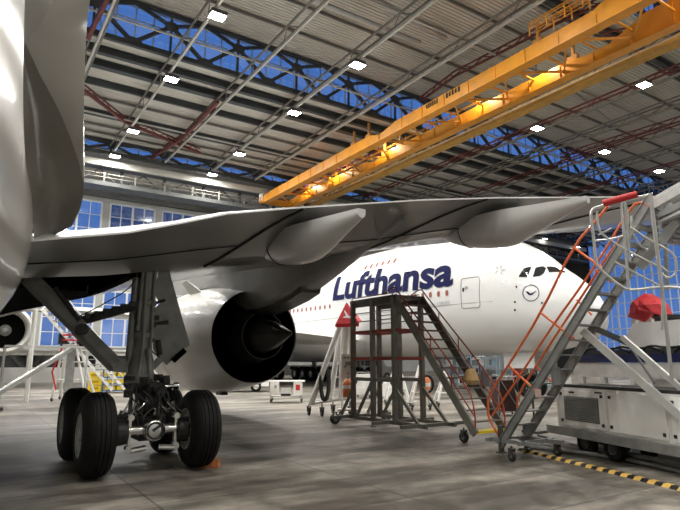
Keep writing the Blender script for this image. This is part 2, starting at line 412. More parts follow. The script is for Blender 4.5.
# red oxide wind braces in the far bay and by the fuselage
def redbrace(pts, z, r, lb, zz=None):
    m = MB(); P = [at(x, y, z=z) for x, y in pts]
    for a, b in zip(P, P[1:]): m.beam(a, b, r, r)
    L = MB()
    for a, b in zip(P, P[1:]):
        n = max(2, int((b-a).length/2.2)); up = V3((0, 0, .6))
        L.beam(a+up, b+up, .14, .14)
        for k in range(n): L.beam(mix(a, b, k/n), mix(a, b, (k+.5)/n)+up, .09, .09); L.beam(mix(a, b, (k+.5)/n)+up, mix(a, b, (k+1)/n), .09, .09)
    root = thing('wind_brace', P[0], lb, 'roof brace'); m.build('lower_bar', redbeam, root, smooth=False); L.build('lattice', redbeam, root, smooth=False)
redbrace([(84, 90), (125, 122), (200, 153)], 30.2, .3, 'red oxide brace falling from the white fuselage across the far bay')
redbrace([(152, 158), (183, 138), (218, 102)], 30.2, .3, 'red oxide brace rising right beside the ceiling lamp rows')
redbrace([(88, 38), (110, -6)], 30.3, .32, 'short red oxide brace at the top beside the white fuselage')
redbrace([(388, 150), (300, 190), (262, 205)], 28.6, .2, 'dark red brace just above the yellow crane end')
redbrace([(455, 76), (560, 22), (600, 4)], 33.2, .2, 'dark red brace over the yellow crane top right')
redbrace([(420, 102), (455, 76)], 33.0, .2, 'short dark red brace where the crane passes the large truss')
for i, (p, q) in enumerate((((600, 40), (690, 20)), ((560, 158), (690, 118)))):
    redbrace([p, q], 31.0, .14, 'dark red lattice brace in the dim right-hand roof, %s' % ('topmost', 'lower one')[i])
# low structure before the dark end of the right-hand wall
for i, (px_, py_) in enumerate(((545, 239), (578, 247))):
    p = at(px_, py_, b=78.0); l = thing('wall_floodlight', p, 'small white floodlight on the pale girder above the airliner nose, %s of the two' % ('left' if i == 0 else 'right'), 'floodlight')
    MB().box(p+V3((0, 0, .12)), (.9, .6, .2)).build('lamp_housing', steel_d, l, smooth=False); MB().box(p, (.8, .5, .06)).build('lamp_lens', lens, l, smooth=False); MB().box(p+V3((0, .5, .2)), (.1, 1.2, .1)).build('arm', steel_d, l, smooth=False)
# crane runway gallery before the far wall
root = thing('runway_gallery', (28, 79, 25.5), 'long railed walkway and pale rail beam before the far wall', 'walkway')
MB().box((41, 79, 28.8), (166, .5, .9)).build('rail_beam', joist_w, root, smooth=False)
MB().box((41, 80.2, 28.6), (166, 1.6, .3)).build('upper_shelf', steel_d, root, smooth=False)
MB().box((41, 79.6, 25.7), (166, 2.6, .55)).build('walkway_deck', steel_d, root, smooth=False)
m = MB()
for z in (26.6, 27.1): m.beam((-42, 78.4, z), (124, 78.4, z), .09, .09)
m.build('hand_rail', joist_g, root, smooth=False)
for k in range(40): x = -40+4.1*k; MB().box((x, 78.4, 26.6), (.2, .12, 1.4)).build('rail_post', joist_g, root, smooth=False)
m = MB()
for k in range(27): x = -38+6*k; m.box((x, 80.6, 27.2), (.35, .35, 3)); m.beam((x, 80.6, 26), (x+3, 80.6, 28.4), .14, .14); m.beam((x+3, 80.6, 28.4), (x+6, 80.6, 26), .14, .14)
m.build('lattice_bracing', truss_d, root, smooth=False)
o = MB().box((41, 89.3, 27.2), (164, .5, .8)).build('cable_tray', steel_d, smooth=False); tag(o, 'grey cable tray along the far wall above the windows', 'cable tray')
# ---------------------------------------------------------------- yellow travelling crane
def girder_mesh(x, segs, zt, w=.62):
    m = MB()
    for (pts) in segs:                                  # pts: (y, zbottom)
        secs = [[(x-w/2, y, zb), (x+w/2, y, zb), (x+w/2, y, zt), (x-w/2, y, zt)] for y, zb, zt in pts]
        m.loft(secs)
    return m
cr = thing('bridge_crane', (38, 45, 26), 'long yellow double-girder travelling bridge crane under the roof', 'overhead crane')
ZB = 26.3
gir = MB()
def seg(x, pts):
    w = .62
    gir.loft([[(x-w/2, y, zb), (x+w/2, y, zb), (x+w/2, y, zt), (x-w/2, y, zt)] for y, zb, zt in pts])
for x, nm in ((36.7, 'near'), (41.4, 'far')):
    gir = MB()
    if x < 40: ys = [(77, ZB, ZB+1.1), (75, ZB, ZB+1.3), (49, ZB, ZB+1.3), (47.3, ZB, ZB+.8)]; ys2 = [(47.1, ZB+.0, ZB+.75), (44.3, ZB, ZB+1.3), (21, ZB, ZB+1.3), (18.6, ZB, ZB+2.2), (10, ZB, ZB+2.2), (-10, ZB, ZB+2.2)]
    else: ys = [(77.5, ZB, ZB+1.1), (75.5, ZB, ZB+1.3), (57, ZB, ZB+1.3), (54.5, ZB, ZB+.8)]; ys2 = [(54.3, ZB, ZB+.8), (51, ZB, ZB+1.3), (26, ZB, ZB+1.3), (25, ZB, ZB+1.0), (22.6, ZB, ZB+1.0), (19.5, ZB, ZB+2.1), (10, ZB, ZB+2.1), (-10, ZB, ZB+2.1)]
    seg(x, ys); seg(x, ys2)
    g = gir.build('box_girder', yellow, cr, smooth=False)
    y = -8
    while y < 75.5:
        zt = ZB+1.3 if y > 26 else ZB+1.0 if y > 18 else ZB+1.9
        if not (46 < y < 55): MB().box((x-.34, y, (ZB+zt)/2), (.10, .09, zt-ZB-.15)).build('stiffener', yellow, g, smooth=False)
        y += 3.2
    f = MB()
    f.box((x, 32, ZB-.04), (1.0, 90, .08)); f.build('bottom_flange', yellow, g, smooth=False)
w = MB(); y = 2.0; s = 0
while y < 75:
    a, b = (37.0, 41.1) if s else (41.1, 37.0)
    w.beam((a, y, ZB+.5), (b, y+3.1, ZB+.5), .16, .16); w.beam((37, y, ZB+1.1), (41.1, y, ZB+1.1), .14, .14); y += 3.1; s = 1-s
w.build('cross_bracing', yellow, cr, smooth=False)
w = MB()
for xx, z in ((43.2, ZB+.05), (44.3, ZB+.05)): w.beam((xx, -8, z), (xx, 76, z), .14, .3)
for z in (ZB+.6, ZB+1.1): w.beam((44.4, -8, z), (44.4, 76, z), .06, .06)
w.box((43.75, 34, ZB-.08), (1.1, 84, .05))
w.build('service_walkway', mat('crane_yellow_deck', (.45, .25, .05), .6, var=.2), cr, smooth=False)
for k in range(24): MB().box((44.4, -6+3.5*k, ZB+.55), (.08, .08, 1.1)).build('rail_post', yellow, cr, smooth=False)
w = MB()
for xx in (41.7,):
    for z in (ZB+2.1, ZB+1.95): w.beam((xx-.1, 36.5, z), (xx-.1, 75, z), .05, .05)
w.build('hand_rail', yellow, cr, smooth=False)
for k in range(11): MB().box((41.3, 37+3.8*k, ZB+1.75), (.06, .06, .95)).build('rail_post', yellow, cr, smooth=False)
m = MB().box((39.4, 77.3, ZB+.5), (6.8, .5, .9)); m.build('end_carriage', yellow, cr, smooth=False)
MB().box((36.2, 77.4, ZB+.9), (.3, .8, 1.2)).build('white_end_box', white_p, cr, smooth=False)
for y in (49.5, 52.5, 26):
    for x in (36.7, 41.4): m = MB(); m.box((x, y, ZB+1.2), (.5, .9, .9)); m.box((x, y, ZB+2.1), (.25, .25, 2)); m.build('suspension_bogie', mat('crane_bogie', (.42, .2, .05), .6, var=.3, vscale=3), cr, smooth=False)
m = MB()                                             # railed basket on the near girder
for z in (ZB+1.9, ZB+2.4, ZB+2.2): m.beam((36.1, 21, z), (36.1, 25.7, z), .06, .06); m.beam((35.2, 21, z), (35.2, 25.7, z), .06, .06); m.beam((35.2, 21, z), (36.1, 21, z), .06, .06)
for y in (21, 22.5, 24.1, 25.7):
    for x in (35.2, 36.1): m.box((x, y, ZB+1.85), (.08, .08, 1.1))
m.build('maintenance_basket', yellow, cr, smooth=False)
m = MB()                                             # dark painted marks, unreadable at this distance, on the near girder web
for y0, y1, n in ((37.6, 39.4, 6), (34.6, 36.6, 5)):
    for k in range(n): m.box((36.36, y0+(y1-y0)*(k+.4)/n, ZB+.95), (.03, (y1-y0)/n*.6, .42 if k % 2 else .5))
m.build('painted_marking', gapl, cr, smooth=False)
CL = []
for y in (71, 62.8, 51.8, 36, 28.7): CL.append((40.0, y, ZB+2.1))
for p, n_ in zip(CL, ('farthest', 'second farthest', 'middle', 'second nearest', 'nearest')):
    l = thing('crane_floodlight', p, 'small warm floodlight on the yellow crane, %s of the five' % n_, 'floodlight', 'floodlights on the crane girder')
    MB().box((p[0]-.15, p[1], p[2]), (.2, .5, .3)).box((p[0]-.15, p[1], p[2]-.5), (.08, .08, 1.)).build('lamp_housing', steel_d, l, smooth=False)
    MB().box((p[0]-.03, p[1], p[2]), (.03, .4, .24)).build('lamp_lens', lensw, l, smooth=False)
# ---------------------------------------------------------------- high-bay lamps
def lamp_proto(x, y, z):
    l = thing('high_bay_lamp', (x, y, z-.45), 'square white high-bay lamp', 'ceiling lamp', 'high-bay lamps under the roof')
    MB().box((x, y, z-.12), (1.3, 1.0, .34)).build('lamp_housing', steel_d, l, smooth=False, bevel=.04)
    MB().box((x, y, z-.32), (1.2, .9, .05)).build('lamp_lens', lens, l, smooth=False)
    MB().tube((x, y, z), (x, y, z+.13), .05).build('hanger', steel, l); return l
lights = []
LX = {-14: 'over the fuselage side', 0: 'leftmost visible row', 14.2: 'left row', 28: 'centre row', 41.3: 'row over the crane', 54.3: 'first row right of crane', 68.2: 'second row right of crane', 82: 'rightmost row', 96: 'added row beyond the view', 110: 'row nearest the glazed door'}  # last two rows are added out of view to brighten the glazed door
LY = {-14: 'near the closed wall behind', 0: 'above the near airliner tail', 13: 'just before the first row in view', 26.7: 'nearest in view', 39.5: 'before the large dark truss', 51.8: 'under the large dark truss', 67: 'in the far bay', 77: 'right before the far gallery'}
lp = None
for x, dx in LX.items():
    for y, dy in LY.items():
        if (x == 41.3 and y > 20) or (x > 50 and y > 45) or (x > 90 and y < 10): continue
        lab = 'square white ceiling lamp, %s, %s' % (dx, dy)
        z = 29.6
        o = lp
        if lp is None: lp = o = lamp_proto(x, y, z); o['label'] = lab
        else: o = dup(lp, (x, y, z-.45), lab)
        lights.append((x, y, z-.45))
for (x, y, z) in lights:
    d = bpy.data.lights.new('lamp_light', 'AREA'); d.shape = 'RECTANGLE'; d.size = 1.2; d.size_y = .9; d.energy = 1350*(1.7 if x > 90 else 1.7 if x < 20 and 30 < y < 60 else 1.1 if y > 70 else 2.1 if y > 60 and x < 30 else 1.35 if y > 45 else 1.); d.color = (1, .965, .90)
    o = bpy.data.objects.new('lamp_light', d); COL.objects.link(o); o.location = (x, y, z-.0)
for p in CL:
    d = bpy.data.lights.new('crane_flood_light', 'SPOT'); d.energy = 1100; d.color = (1, .82, .52); d.spot_size = math.radians(150); d.shadow_soft_size = .15
    o = bpy.data.objects.new('crane_flood_light', d); COL.objects.link(o); o.location = (p[0]+.05, p[1], p[2])
    o.rotation_euler = (0, math.radians(-62), 0)
# ================================================================ WHITE DOUBLE-DECK AIRLINER
AX = 28.0
A = thing('double_deck_airliner', (AX, 50, 0), 'huge white double-deck airliner with navy Lufthansa title behind the engine', 'airplane')
NB = 17.0
prof = [(0, 4.0, 4.4, .12), (.3, 3.5, 5.1, .75), (.9, 3.1, 5.95, 1.3), (1.7, 2.82, 6.65, 1.82), (2.7, 2.6, 7.4, 2.28), (3.8, 2.48, 8.35, 2.66), (5.2, 2.38, 9.2, 3.0), (6.6, 2.33, 9.75, 3.22),
        (8, 2.3, 10.2, 3.38), (10.5, 2.3, 10.5, 3.5), (14, 2.3, 10.62, 3.56), (18, 2.3, 10.7, 3.57), (26, 2.3, 10.7, 3.57), (34, 2.3, 10.7, 3.57), (44, 2.3, 10.7, 3.57), (50, 2.6, 10.7, 3.5), (58, 4.2, 10.7, 2.9), (66, 6.6, 10.6, 1.8), (71.5, 8.6, 10.3, .5)]
def cr_interp(pts, n):
    out = []
    for i in range(len(pts)-1):
        p0, p1, p2, p3 = pts[max(i-1, 0)], pts[i], pts[i+1], pts[min(i+2, len(pts)-1)]
        for k in range(n):
            t = k/n; r = []
            for c in range(len(p1)):
                h = (p2[0]-p1[0]) or 1
                m1 = (p2[c]-p0[c])/((p2[0]-p0[0]) or 1)*h; m2 = (p3[c]-p1[c])/((p3[0]-p1[0]) or 1)*h
                r.append((2*t**3-3*t*t+1)*p1[c]+(t**3-2*t*t+t)*m1+(-2*t**3+3*t*t)*p2[c]+(t**3-t*t)*m2)
            out.append(tuple(r))
    out.append(pts[-1]); return out
def egg(d, zb, zt, hw, ax, nb, sgn=1, n=56):
    zc = zb+(zt-zb)*.44; out = []
    for i in range(n):
        a = 2*PI*i/n; c, s = math.cos(a), math.sin(a)
        up = 2.25 if s > 0 else 2.1; e = 2/up
        x = hw*math.copysign(abs(c)**e, c); z = zc+((zt-zc) if s > 0 else (zc-zb))*math.copysign(abs(s)**e, s)
        out.append((ax+x, nb+sgn*d, z))
    return out
sp = cr_interp(prof, 4)
m = MB().loft([egg(*p, AX, NB) for p in sp]); body = m.build('fuselage', a380_w, A, ang=60)
bvh = BVHTree.FromPolygons([v.co.copy() for v in body.data.vertices], [tuple(p.vertices) for p in body.data.polygons])
def onskin(b, z, off=.03):                          # point of the near flank of the fuselage at (y=b, height z)
    h = bvh.ray_cast(V3((AX-8, b, z)), V3((1, 0, 0)))
    return (h[0]+h[1]*(-off if h[1].x > 0 else off)) if h[0] is not None else None
def skin_px(px, py, off=.03):
    h = bvh.ray_cast(V3((0, 0, H)), ray(px, py).normalized())
    return (h[0]+(h[1] if h[1].x < 0 else -h[1])*off) if h[0] is not None else None
def decal_shape(poly, bb=None):                      # closed outline [(b, z)] laid on the skin
    pts = [onskin(b, z) for b, z in poly]; return [p for p in pts if p is not None]
def patch(mb, b0, b1, z0, z1, r, off=.025, n=3):
    poly = []
    for (cx, cz, a0) in ((b1-r, z1-r, 0), (b0+r, z1-r, 90), (b0+r, z0+r, 180), (b1-r, z0+r, 270)):
        for k in range(n+1): a = math.radians(a0+90*k/n); poly.append((cx+r*math.cos(a), cz+r*math.sin(a)))
    pts = [onskin(b, z, off) for b, z in poly]
    if None not in pts: mb.ngon(pts)
def ring(mb, b0, b1, z0, z1, r, w=.02):
    poly = []
    for (cx, cz, a0) in ((b1-r, z1-r, 0), (b0+r, z1-r, 90), (b0+r, z0+r, 180), (b1-r, z0+r, 270)):
        for k in range(4): a = math.radians(a0+30*k); poly.append((cx+r*math.cos(a), cz+r*math.sin(a)))
    pp = []
    for i in range(len(poly)):
        q0, q1 = poly[i], poly[(i+1) % len(poly)]
        for k in range(6): pp.append((q0[0]+(q1[0]-q0[0])*k/6, q0[1]+(q1[1]-q0[1])*k/6))
    pts = [onskin(b, z, .012) for b, z in pp]
    if None not in pts: mb.path(pts, w, 6, close=True)
# airline title
def text_mesh(txt, size, off=.0):
    cu = bpy.data.curves.new('t', 'FONT'); cu.body = txt; cu.size = size; cu.offset = off; cu.resolution_u = 4
    o = bpy.data.objects.new('t', cu); COL.objects.link(o); dg = bpy.context.evaluated_depsgraph_get(); dg.update()
    me = bpy.data.meshes.new_from_object(o.evaluated_get(dg)); bpy.data.objects.remove(o); return me
def lay_text(name, txt, b0, b1, z0, hgt, mt, off=.018, shear=0., fall=0.):
    me = text_mesh(txt, 1.0, off); bm = bmesh.new(); bm.from_mesh(me)
    xs = [v.co.x for v in bm.verts]; ys = [v.co.y for v in bm.verts]; x0, x1 = min(xs), max(xs)
    ymax = max(ys); sx = (b1-b0)/(x1-x0); sy = hgt/ymax
    for k in range(1, 16): 
        g = bm.verts[:]+bm.edges[:]+bm.faces[:]
        bmesh.ops.bisect_plane(bm, geom=g, plane_co=(0, -.3+k*.09, 0), plane_no=(0, 1, 0))
    for k in range(1, 40):
        bmesh.ops.bisect_plane(bm, geom=bm.verts[:]+bm.edges[:]+bm.faces[:], plane_co=(x0+(x1-x0)*k/40, 0, 0), plane_no=(1, 0, 0))
    for v in list(bm.verts):
        p = onskin(b0+(v.co.x-x0)*sx+v.co.y*sx*shear, z0+v.co.y*sy-fall*(v.co.x-x0)/(x1-x0), .04)
        if p is None: print('txt miss'); bm.verts.remove(v)
        else: v.co = p
    m = MB(); m.b.free(); m.b = bm
    return m.build(name, mt, A, smooth=False)
pL, pR = skin_px(333, 300), skin_px(453, 284)
print('title', pL, pR, skin_px(341, 277), skin_px(452, 266))
lay_text('airline_title', 'Lufthansa', pL.y, pR.y, 6.85, 1.92, navyt, .034, fall=.25)
wm1 = skin_px(330, 306.5); wm0 = skin_px(298, 310.5); wr = skin_px(447, 293); wl = skin_px(395, 299)
def window_run(name, p, q, step, w=.24, h=.36):
    n = max(1, round((q-p).length/step))
    for k in range(n+1):
        c = mix(p, q, k/n); mb = MB(); patch(mb, c.y-w/2, c.y+w/2, c.z-h/2, c.z+h/2, .1, .03, 2)
        if len(mb.b.verts): mb.build(name, winred, A, smooth=False)
window_run('cabin_window', wm0, wm1, .72); window_run('cabin_window', wl, wr, .68)
window_run('cabin_window', skin_px(366, 267.7), skin_px(395, 260.7), .7)
window_run('cabin_window', skin_px(270, 314.5), skin_px(294, 311), .72)
# doors
def door(p0, p1, lab=True):
    b0, b1 = sorted((p0.y, p1.y)); z0, z1 = sorted((p0.z, p1.z))
    mb = MB(); ring(mb, b0, b1, z0, z1, .14, .022); d = mb.build('door_seam', seam, A)
    mb = MB(); patch(mb, b0+.6*(b1-b0), b0+.78*(b1-b0), z0+.62*(z1-z0), z0+.72*(z1-z0), .05); 
    if len(mb.b.verts): mb.build('door_window', seam, d, smooth=False)
    mb = MB(); patch(mb, b1-.25, b1-.12, z0+.55*(z1-z0), z0+.68*(z1-z0), .03)
    if len(mb.b.verts): mb.build('door_handle', gapl, d, smooth=False)
door(skin_px(462, 308.5), skin_px(480, 276.5))
# cockpit glazing, star and crane badges
def px_poly(name, pts, mt, off=.025, parent=None):
    P = [skin_px(x, y, off) for x, y in pts]
    if None in P: print('miss', name); return None
    m = MB().ngon(P); bmesh.ops.triangulate(m.b, faces=m.b.faces[:]); bmesh.ops.subdivide_edges(m.b, edges=m.b.edges[:], cuts=3, use_grid_fill=True)
    for v in m.b.verts:
        h = bvh.find_nearest(v.co)
        nn = h[1] if h[1].dot(V3((0, 0, H))-h[0]) > 0 else -h[1]; v.co = h[0]+nn*off
    return m.build(name, mt, parent or A, smooth=False)
px_poly('cockpit_window', [(518.5, 277), (524, 268.5), (531.5, 266.8), (527.5, 277.3)], glassd)
px_poly('cockpit_window', [(533, 277.2), (535.5, 268), (543, 266.5), (546, 268.5), (544, 273.5), (540, 276)], glassd)
px_poly('cockpit_window', [(546.5, 267), (561, 268.5), (566, 273), (549, 272.5)], glassd)
mb = MB()
P = [skin_px(531+6.8*math.cos(2*PI*k/20), 293+6.8*math.sin(2*PI*k/20), .02) for k in range(20)]
P2 = [skin_px(531+7.7*math.cos(2*PI*k/20), 293+7.7*math.sin(2*PI*k/20), .02) for k in range(20)]
P3 = [skin_px(531+8.5*math.cos(2*PI*k/20), 293+8.5*math.sin(2*PI*k/20), .02) for k in range(20)]
if None not in P2+P3:
    a_ = [mb.b.verts.new(p) for p in P2]; b_ = [mb.b.verts.new(p) for p in P3]; mb.quadstrip(a_, b_, True)
    bd = mb.build('round_badge', navyt, A, smooth=False)
    px_poly('crane_emblem', [(525.6, 291.4), (528, 291.6), (530.5, 293.6), (533.5, 292.4), (537, 290.2), (535, 292.6), (532, 295), (529, 295.2), (527, 293.2)], navyt, .03, bd)
st = MB(); c0 = skin_px(500, 270)
for k in range(5):
    a = 2*PI*k/5-PI/2+.15
    q = [skin_px(500+r*math.cos(a+da), 270+r*.95*math.sin(a+da), .03) for r, da in ((1.6, -.5), (6.2, .12), (3.2, .62))]
    if None not in q: st.ngon(q)
st.build('star_badge', silver_l, A, smooth=False)
for x, y in ((516.5, 287), (515, 302), (515, 310), (542, 303)): px_poly('sensor_port', [(x-.8, y-1), (x+.8, y-1), (x+.8, y+1), (x-.8, y+1)], gapl)
mb = MB(); p = skin_px(428, 305.5); q = skin_px(450, 303)
lay_text('type_marking', 'Airbus A380-800', p.y, q.y, p.z-.1, .26, silver_l, .0)
px_poly('access_panel', [(305.5, 328), (307.5, 327.6), (307.5, 333), (305.5, 333.4)], gapl)
# lower seams along the flank
mb = MB(); pts = [onskin(b, 5.35+.0*b, .0) for b in [22+1.5*k for k in range(22)]]; mb.path([p for p in pts if p is not None], .02, 5); mb.build('skin_seam', seam, A)
# belly fairing, wing, engines, main gear
bf = [(34, 3.3, 4.6, 2.6), (37, 2.2, 5.4, 3.6), (41, 1.95, 6.0, 4.1), (50, 1.9, 6.0, 4.2), (57, 2.1, 5.8, 4.0), (62, 2.9, 5.4, 3.2)]
m = MB().loft([egg(*p, AX, 0, 1, 32) for p in cr_interp(bf, 3)]); m.build('belly_fairing', a380_w, A, ang=60)
def wing_loft(stations, th, n=14):
    secs = []
    for (a, bT, zT, bL, zL, t) in stations:
        up = []; lo = []
        for i in range(n+1):
            f = i/n; th_ = t*(1.9*math.sqrt(max(0, 1-f))*f**.9+.03*(1-f)) if True else 0
            y = bT+(bL-bT)*f; z = zT+(zL-zT)*f
            up.append((a, y, z+th_*.62)); lo.append((a, y, z-th_*.38))
        secs.append(up+lo[::-1][1:-1] if False else up+lo[::-1])
    return secs
for s in (-1, 1):
    W8 = [(AX+s*3.0, 58, 4.2, 36, 3.5, 2.0), (AX+s*9, 56.5, 5.2, 41, 4.5, 1.5), (AX+s*15, 56, 5.9, 46.2, 5.4, 1.0), (AX+s*27, 61.5, 6.9, 54.6, 6.6, .6), (AX+s*39, 68, 8.3, 64.5, 8.1, .3)]
    W8 = [(a, y0-1.0, z0, y1-1.0, z1, t) for a, y0, z0, y1, z1, t in W8]
    m = MB().loft(wing_loft(W8, 1)); m.build('wing', mat('wing_white', (.62, .62, .60), .35, 0, .3, var=.05), A, ang=50)
    for dx, y0, zc in ((14.9, 40.5, 3.3), (25.7, 47.5, 4.2)):
        x = AX+s*dx; e = MB()
        e.lathe((x, y0, zc), (0, 1, 0), [(0, 1.42), (-.15, 1.55), (0, 1.68), (.5, 1.8), (1.8, 1.86), (3.2, 1.75), (4.6, 1.45), (4.6, 1.35), (3, 1.2), (1.5, 1.25), (.5, 1.35)], 40, closed=True)
        en = e.build('engine_nacelle', nac_m, A)
        MB().lathe((x, y0, zc), (0, 1, 0), [(1.0, 0), (1.0, 1.35), (1.3, 1.35), (1.3, 0)], 32).build('fan_disc', black, en)  # fan coloured near-black to stand in for the shade inside the inlet
        MB().lathe((x, y0, zc), (0, 1, 0), [(.25, 0), (.5, .2), (1.0, .42)], 24).build('spinner', gear_m, en)
        MB().lathe((x, y0, zc), (0, 1, 0), [(4.2, 1.0), (6.0, .6), (6.0, .3), (7.2, 0)], 24).build('exhaust_cone', core_m, en)
        MB().loft([[(x-.2, y0+1.5, zc+1.7), (x+.2, y0+1.5, zc+1.7), (x+.1, y0+1.5, zc+2.0), (x-.1, y0+1.5, zc+2.0)], [(x-.25, y0+5, zc+1.0), (x+.25, y0+5, zc+1.0), (x+.25, y0+5, zc+2.6), (x-.25, y0+5, zc+2.6)], [(x-.15, y0+9, zc+1.9), (x+.15, y0+9, zc+1.9), (x+.15, y0+9, zc+2.6), (x-.15, y0+9, zc+2.6)]]).build('pylon', nac_m, A)
def simple_wheel(par, c, r, w, ax=(1, 0, 0), name='wheel', rim=rim_m, n=28):
    c = V3(c); ax = V3(ax).normalized()
    t = MB().lathe(c-ax*w/2, ax, [(0, r*.52), (0, r*.80), (w*.1, r*.95), (w*.25, r), (w*.75, r), (w*.9, r*.95), (w, r*.8), (w, r*.52)], n, closed=True).build(name, rubber, par)
    MB().lathe(c-ax*w/2, ax, [(w*.12, 0), (w*.12, r*.2), (w*.25, r*.25), (w*.25, r*.42), (w*.08, r*.53), (w*.92, r*.53), (w*.75, r*.42), (w*.75, r*.25), (w*.88, r*.2), (w*.88, 0)], 20).build('rim', rim, t)
    return t
for s in (-1, 1):
    for dx, y0, nax in ((6.2, 47.5, 2), (2.6, 50.5, 3)):
        for k in range(nax):
            for e in (-.72, .72): simple_wheel(A, (AX+s*dx+e, y0+1.7*k, .7), .7, .5, name='main_wheel')
        MB().tube((AX+s*dx, y0+.8, .7), (AX+s*dx, y0+.8, 3.4), .25).beam((AX+s*dx, y0-.2, .7), (AX+s*dx, y0+1.7*nax-1.5, .7), .3, .3).build('gear_leg', gear_m, A)
for e in (-.45, .45): simple_wheel(A, (AX+e, NB+5.2, .63), .63, .4, name='nose_wheel')
MB().tube((AX, NB+5.2, .63), (AX, NB+5.6, 2.8), .14).tube((AX-.5, NB+5.2, .63), (AX+.5, NB+5.2, .63), .1).build('nose_gear_leg', gear_m, A)
for s in (-1, 1): MB().box((AX+s*.75, NB+5.2, 2.0), (.06, 2.2, .9)).build('nose_gear_door', a380_w, A, smooth=False)

# ================================================================ NEAR AIRLINER (only its right side is in view)
B = thing('twin_engine_airliner', (-2.4, 11.5, 0), 'near grey-white twin-engine airliner filling the left edge and spanning the top with its wing', 'airplane')
C0 = -2.4
# belly / fuselage body with a squared belly fairing, narrowing towards the tail
half = [(0, 1.95), (1.2, 2.0), (2.05, 2.18), (2.6, 2.5), (2.94, 2.95), (3.09, 3.57), (3.04, 4.3), (2.83, 5.0), (2.6, 5.8), (2.28, 6.6), (1.75, 7.4), (.95, 8.0), (0, 8.25)]
def half_smooth(h, n=3):
    q = cr_interp([(i, x, z) for i, (x, z) in enumerate(h)], n); return [(p[1], p[2]) for p in q]
hs = half_smooth(half)
def bodysec(b, k, zs=0.):
    R = [(C0+x*k, b, z+zs*(8.25-z)/6.3) for x, z in hs]; L = [(C0-x*k, b, z+zs*(8.25-z)/6.3) for x, z in hs[1:-1]][::-1]
    return R+L
ks = [(-24, .25, 3.), (-16, .48, 2.2), (-8, .62, 1.2), (-2, .72, .4), (2, .775, .1), (4, .815, .0), (6, .865, .0), (8, .93, .0), (9.6, .995, 0), (12, 1.0, 0), (18, 1.0, 0), (24, .99, .0), (27, .96, .15), (36, .96, .15), (41, .8, .5), (44, .4, 1.5)]
secs = [bodysec(p[0], p[1], p[2]) for p in cr_interp(ks, 3)]
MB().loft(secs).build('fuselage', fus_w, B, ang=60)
# flared rear wing-root fillet
rows = []
def sec4(pi, po, bi, bo, back):
    I = at(*pi, b=bi); O = at(*po, b=bo)
    T = V3((I.x-1.2, I.y+.0, O.z+2.6)); out = []
    for k in range(7):
        t = k/6; p = mix(I, O, t); bulge = math.sin(PI*t)*.10*(O-I).length; out.append(p+V3((.4*bulge, -bulge, -.2*bulge)))
    for k in range(1, 7): t = k/6; out.append(V3((O.x*(1-t**2)+T.x*t**2, O.y+.35*math.sin(t*PI/2), O.z+(T.z-O.z)*math.sin(t*PI/2))))
    return out
F1 = [((95, -230), (128, -230), 2.6, 2.3), ((74, -70), (103, -80), 4.0, 3.6), ((54, 0), (90, 0), 5.0, 4.7), ((38, 28), (87, 25), 5.8, 5.5), ((25, 42), (85.5, 48), 6.5, 6.2), ((40, 75), (84.5, 82), 7.2, 6.9), ((52, 97), (84, 104), 7.7, 7.4), ((62, 117), (83.5, 125), 8.1, 7.8),
      ((71, 139), (83.3, 147), 8.5, 8.3), ((79, 163), (83.7, 167), 8.8, 8.7), ((83.6, 183), (84.2, 184), 9.0, 9.0)]
fs = [sec4(p, q, bi, bo, 0) for p, q, bi, bo in F1]
last = [V3(p) for p in fs[-1]]; fs.append([p+V3((-.25, .9, .1)) for p in last]); fs.append([p+V3((-1.2, 2.5, .2)) for p in last])
MB().loft(fs, close=False, caps=False).build('wing_root_fillet', mat('fillet_lit', (.86, .85, .82), .22, 0, .5, var=.03), B, ang=70)  # same skin as the fuselage, colour brightened for the lamp light on it
# under face of the fillet, between the crease and the wing trailing edge
rid = [at(*p[0], b=p[2]) for p in F1[4:]]
low = [(25, 42, 6.55), (24, 95, 7.6), (24, 130, 8.3), (26, 165, 8.8), (30, 200, 9.2), (33, 225, 9.3), (34, 241, 9.3)]
rid2 = rid
R_ = [rid2[0], rid2[1], rid2[2], rid2[3], rid2[4], rid2[5], rid2[6]]
L_ = [at(x, y, b=b) for x, y, b in low]
edge = R_+[at(83.5, 195, b=9.15), at(80, 210, b=9.2), at(72, 226, b=9.25), at(54, 235, b=9.3)]
def fill_face(outer, inner, n=8):
    m = MB(); A_ = outer; 
    Bn = []
    for i in range(len(A_)):
        t = i/(len(A_)-1)*(len(inner)-1); k = min(int(t), len(inner)-2); Bn.append(mix(inner[k], inner[k+1], t-k))
    prev = [m.b.verts.new(p) for p in A_]
    for j in range(1, n+1):
        t = j/n; cur = [m.b.verts.new(mix(A_[i], Bn[i], t)+V3((0, .28*math.sin(PI*t), 0))) for i in range(len(A_))]
        m.quadstrip(prev, cur); prev = cur
    return m
fill_face(edge, L_).build('fillet_under_face', mat('fillet_shaded', (.30, .285, .26), .25, 0, .5, var=.04), B, ang=60)  # same skin again, its colour darkened because this face lies in shade
